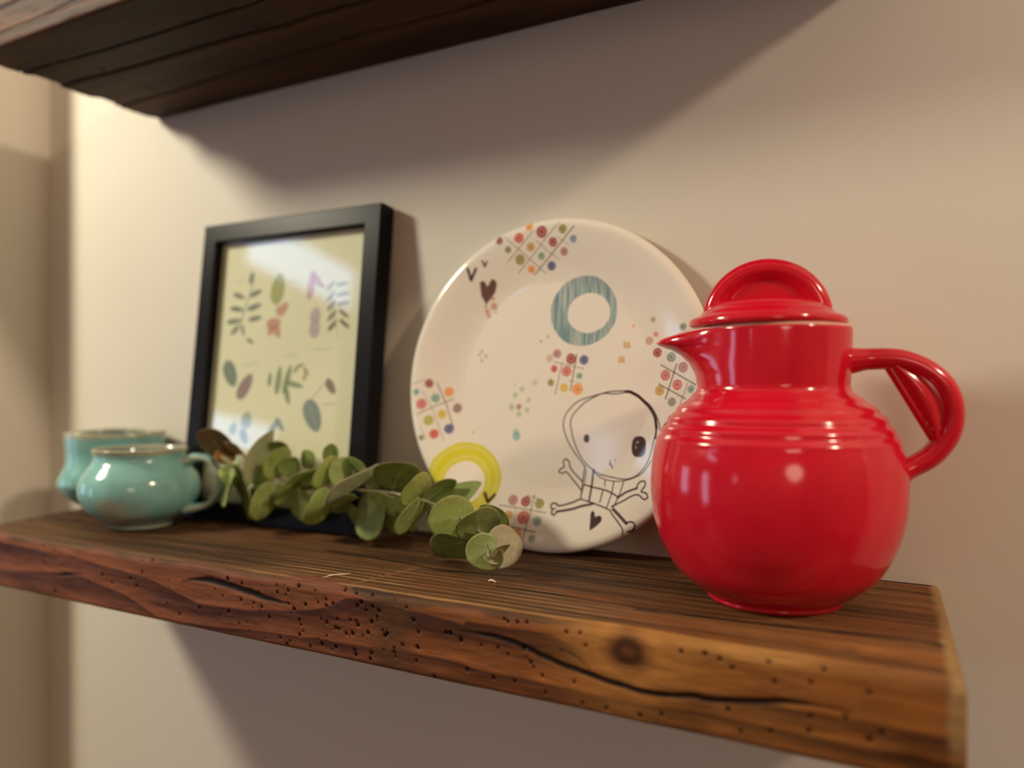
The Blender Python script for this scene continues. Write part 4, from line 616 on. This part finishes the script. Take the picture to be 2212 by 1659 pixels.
V_, Q_, T_ = tube(sp, .0010 + .0007 * np.exp(-(frac / .06) ** 2), .0010 + .0007 * np.exp(-(frac / .06) ** 2), (0, 0, 1), 12)
mesh_np('stem', V_, Q_, T_, plain('pale_stem', (.46, .43, .29), .5, .15, 200), branch)
lr = np.random.default_rng(11)
nR, nT = 10, 40
for k, (c, tx, ty, r, kind) in enumerate(LEAVES):
    c, tx, ty = map(np.array, (c, tx, ty)); tx = tx / np.linalg.norm(tx); ty = ty / np.linalg.norm(ty); nn = np.cross(tx, ty)
    r = r * 1.10
    rho = np.linspace(.02, 1, nR); a = np.arange(nT) / nT * 2 * np.pi; RO, AN = np.meshgrid(rho, a, indexing='ij')
    da = np.angle(np.exp(1j * (AN + np.pi / 2)))                               # petiole at -y
    sh = 1 + .05 * np.cos(2 * AN) * lr.uniform(-1, 1) + .03 * np.cos(3 * AN + lr.uniform(0, 6)) - .16 * np.exp(-(da / .16) ** 2) + .02 * np.exp(-((np.abs(da) - np.pi) / .2) ** 2)
    x = RO * sh * np.cos(AN); y = RO * sh * np.sin(AN)
    cupv = lr.uniform(.0, .20) * (1 if lr.random() < .7 else -1); wav = lr.uniform(.02, .07); fold = lr.uniform(-.04, .16)
    zc = cupv * (RO ** 2) - fold * np.abs(x) + wav * RO ** 2 * np.sin(3 * AN + lr.uniform(0, 6)) - cupv * .4
    P = c + r * (x[..., None] * tx + y[..., None] * ty + zc[..., None] * nn)
    P[..., 2] = np.maximum(P[..., 2], ZS + .0012)
    base = np.array(KIND[kind]) * lr.uniform(.88, 1.12) * np.array([lr.uniform(.95, 1.05), 1, lr.uniform(.9, 1.1)])
    dp = np.hypot(x, y + .84); angp = np.arctan2(x, y + .84)
    vein = np.maximum(np.exp(-(x / .035) ** 2) * .8, .55 * np.exp(-((np.abs(angp) - .5) / .05) ** 2) * sstep(1.5, .3, dp)) + .35 * np.exp(-((np.abs(angp) - 1.0) / .06) ** 2) * sstep(1.2, .2, dp)
    vein = np.clip(vein * sstep(1.7, .2, dp), 0, 1)
    edge_ = sstep(.90, 1.0, RO); blot = sstep(.15, .45, noise(x * 2.5 + k, y * 2.5, 40 + k))
    colr = base + (np.array([.66, .66, .42]) - base) * (vein * .8)[..., None]
    colr = colr * (1 - .22 * blot)[..., None]; colr = colr + (np.array([.30, .20, .12]) - colr) * (edge_ * .35)[..., None]
    if kind == 3: colr = colr + (np.array([.32, .13, .03]) - colr) * (sstep(.0, .4, noise(x * 1.8, y * 1.8 + k, 9)) * .7)[..., None]
    mid = c + r * np.mean(zc[0]) * nn
    o = mesh_np('leaf', np.vstack([P.reshape(-1, 3)]), grid_quads(nR, nT, cv=True), np.array([[0, i, i + 1] for i in range(1, nT - 1)]), M_LEAF, branch, col=colr.reshape(-1, 3))
    so = o.modifiers.new('thickness', 'SOLIDIFY'); so.thickness = .0004; so.offset = 0
    if kind == 3: o['label'] = 'dried brown leaf'

# ------------------------------------------------------------------ crumbs on the shelf
M_CHIP = plain('pale_chip', (.72, .60, .46), .6, .1, 200)
def sliver(name, p0, p1, w_, h_, label, cat):
    p0, p1 = np.array(p0), np.array(p1); n = 9; t_ = np.linspace(0, 1, n)[:, None]; P = p0 + (p1 - p0) * t_
    P[:, 2] += .0006 * np.sin(t_[:, 0] * 5); ww = w_ * (.25 + np.sin(np.linspace(.25, 2.9, n)))
    V, Q, T = tube(P, h_ * (.3 + np.sin(np.linspace(.2, 2.95, n))), ww, np.cross(p1 - p0, (0, 0, 1.)), 7)
    return tag(mesh_np(name, V, Q, T, M_CHIP, smooth=False), label, cat)
sliver('wood_splinter', (-.3384, -.1655, ZS + .0006), (-.3310, -.1480, ZS + .0010), .0004, .0004, 'thin pale splinter lying near the front edge below the leaves', 'splinter')
sliver('paint_chip', (-.2405, -.1240, ZS + .0008), (-.2362, -.1215, ZS + .0008), .0009, .0006, 'tiny white chip on the shelf just below the branch tip', 'chip')
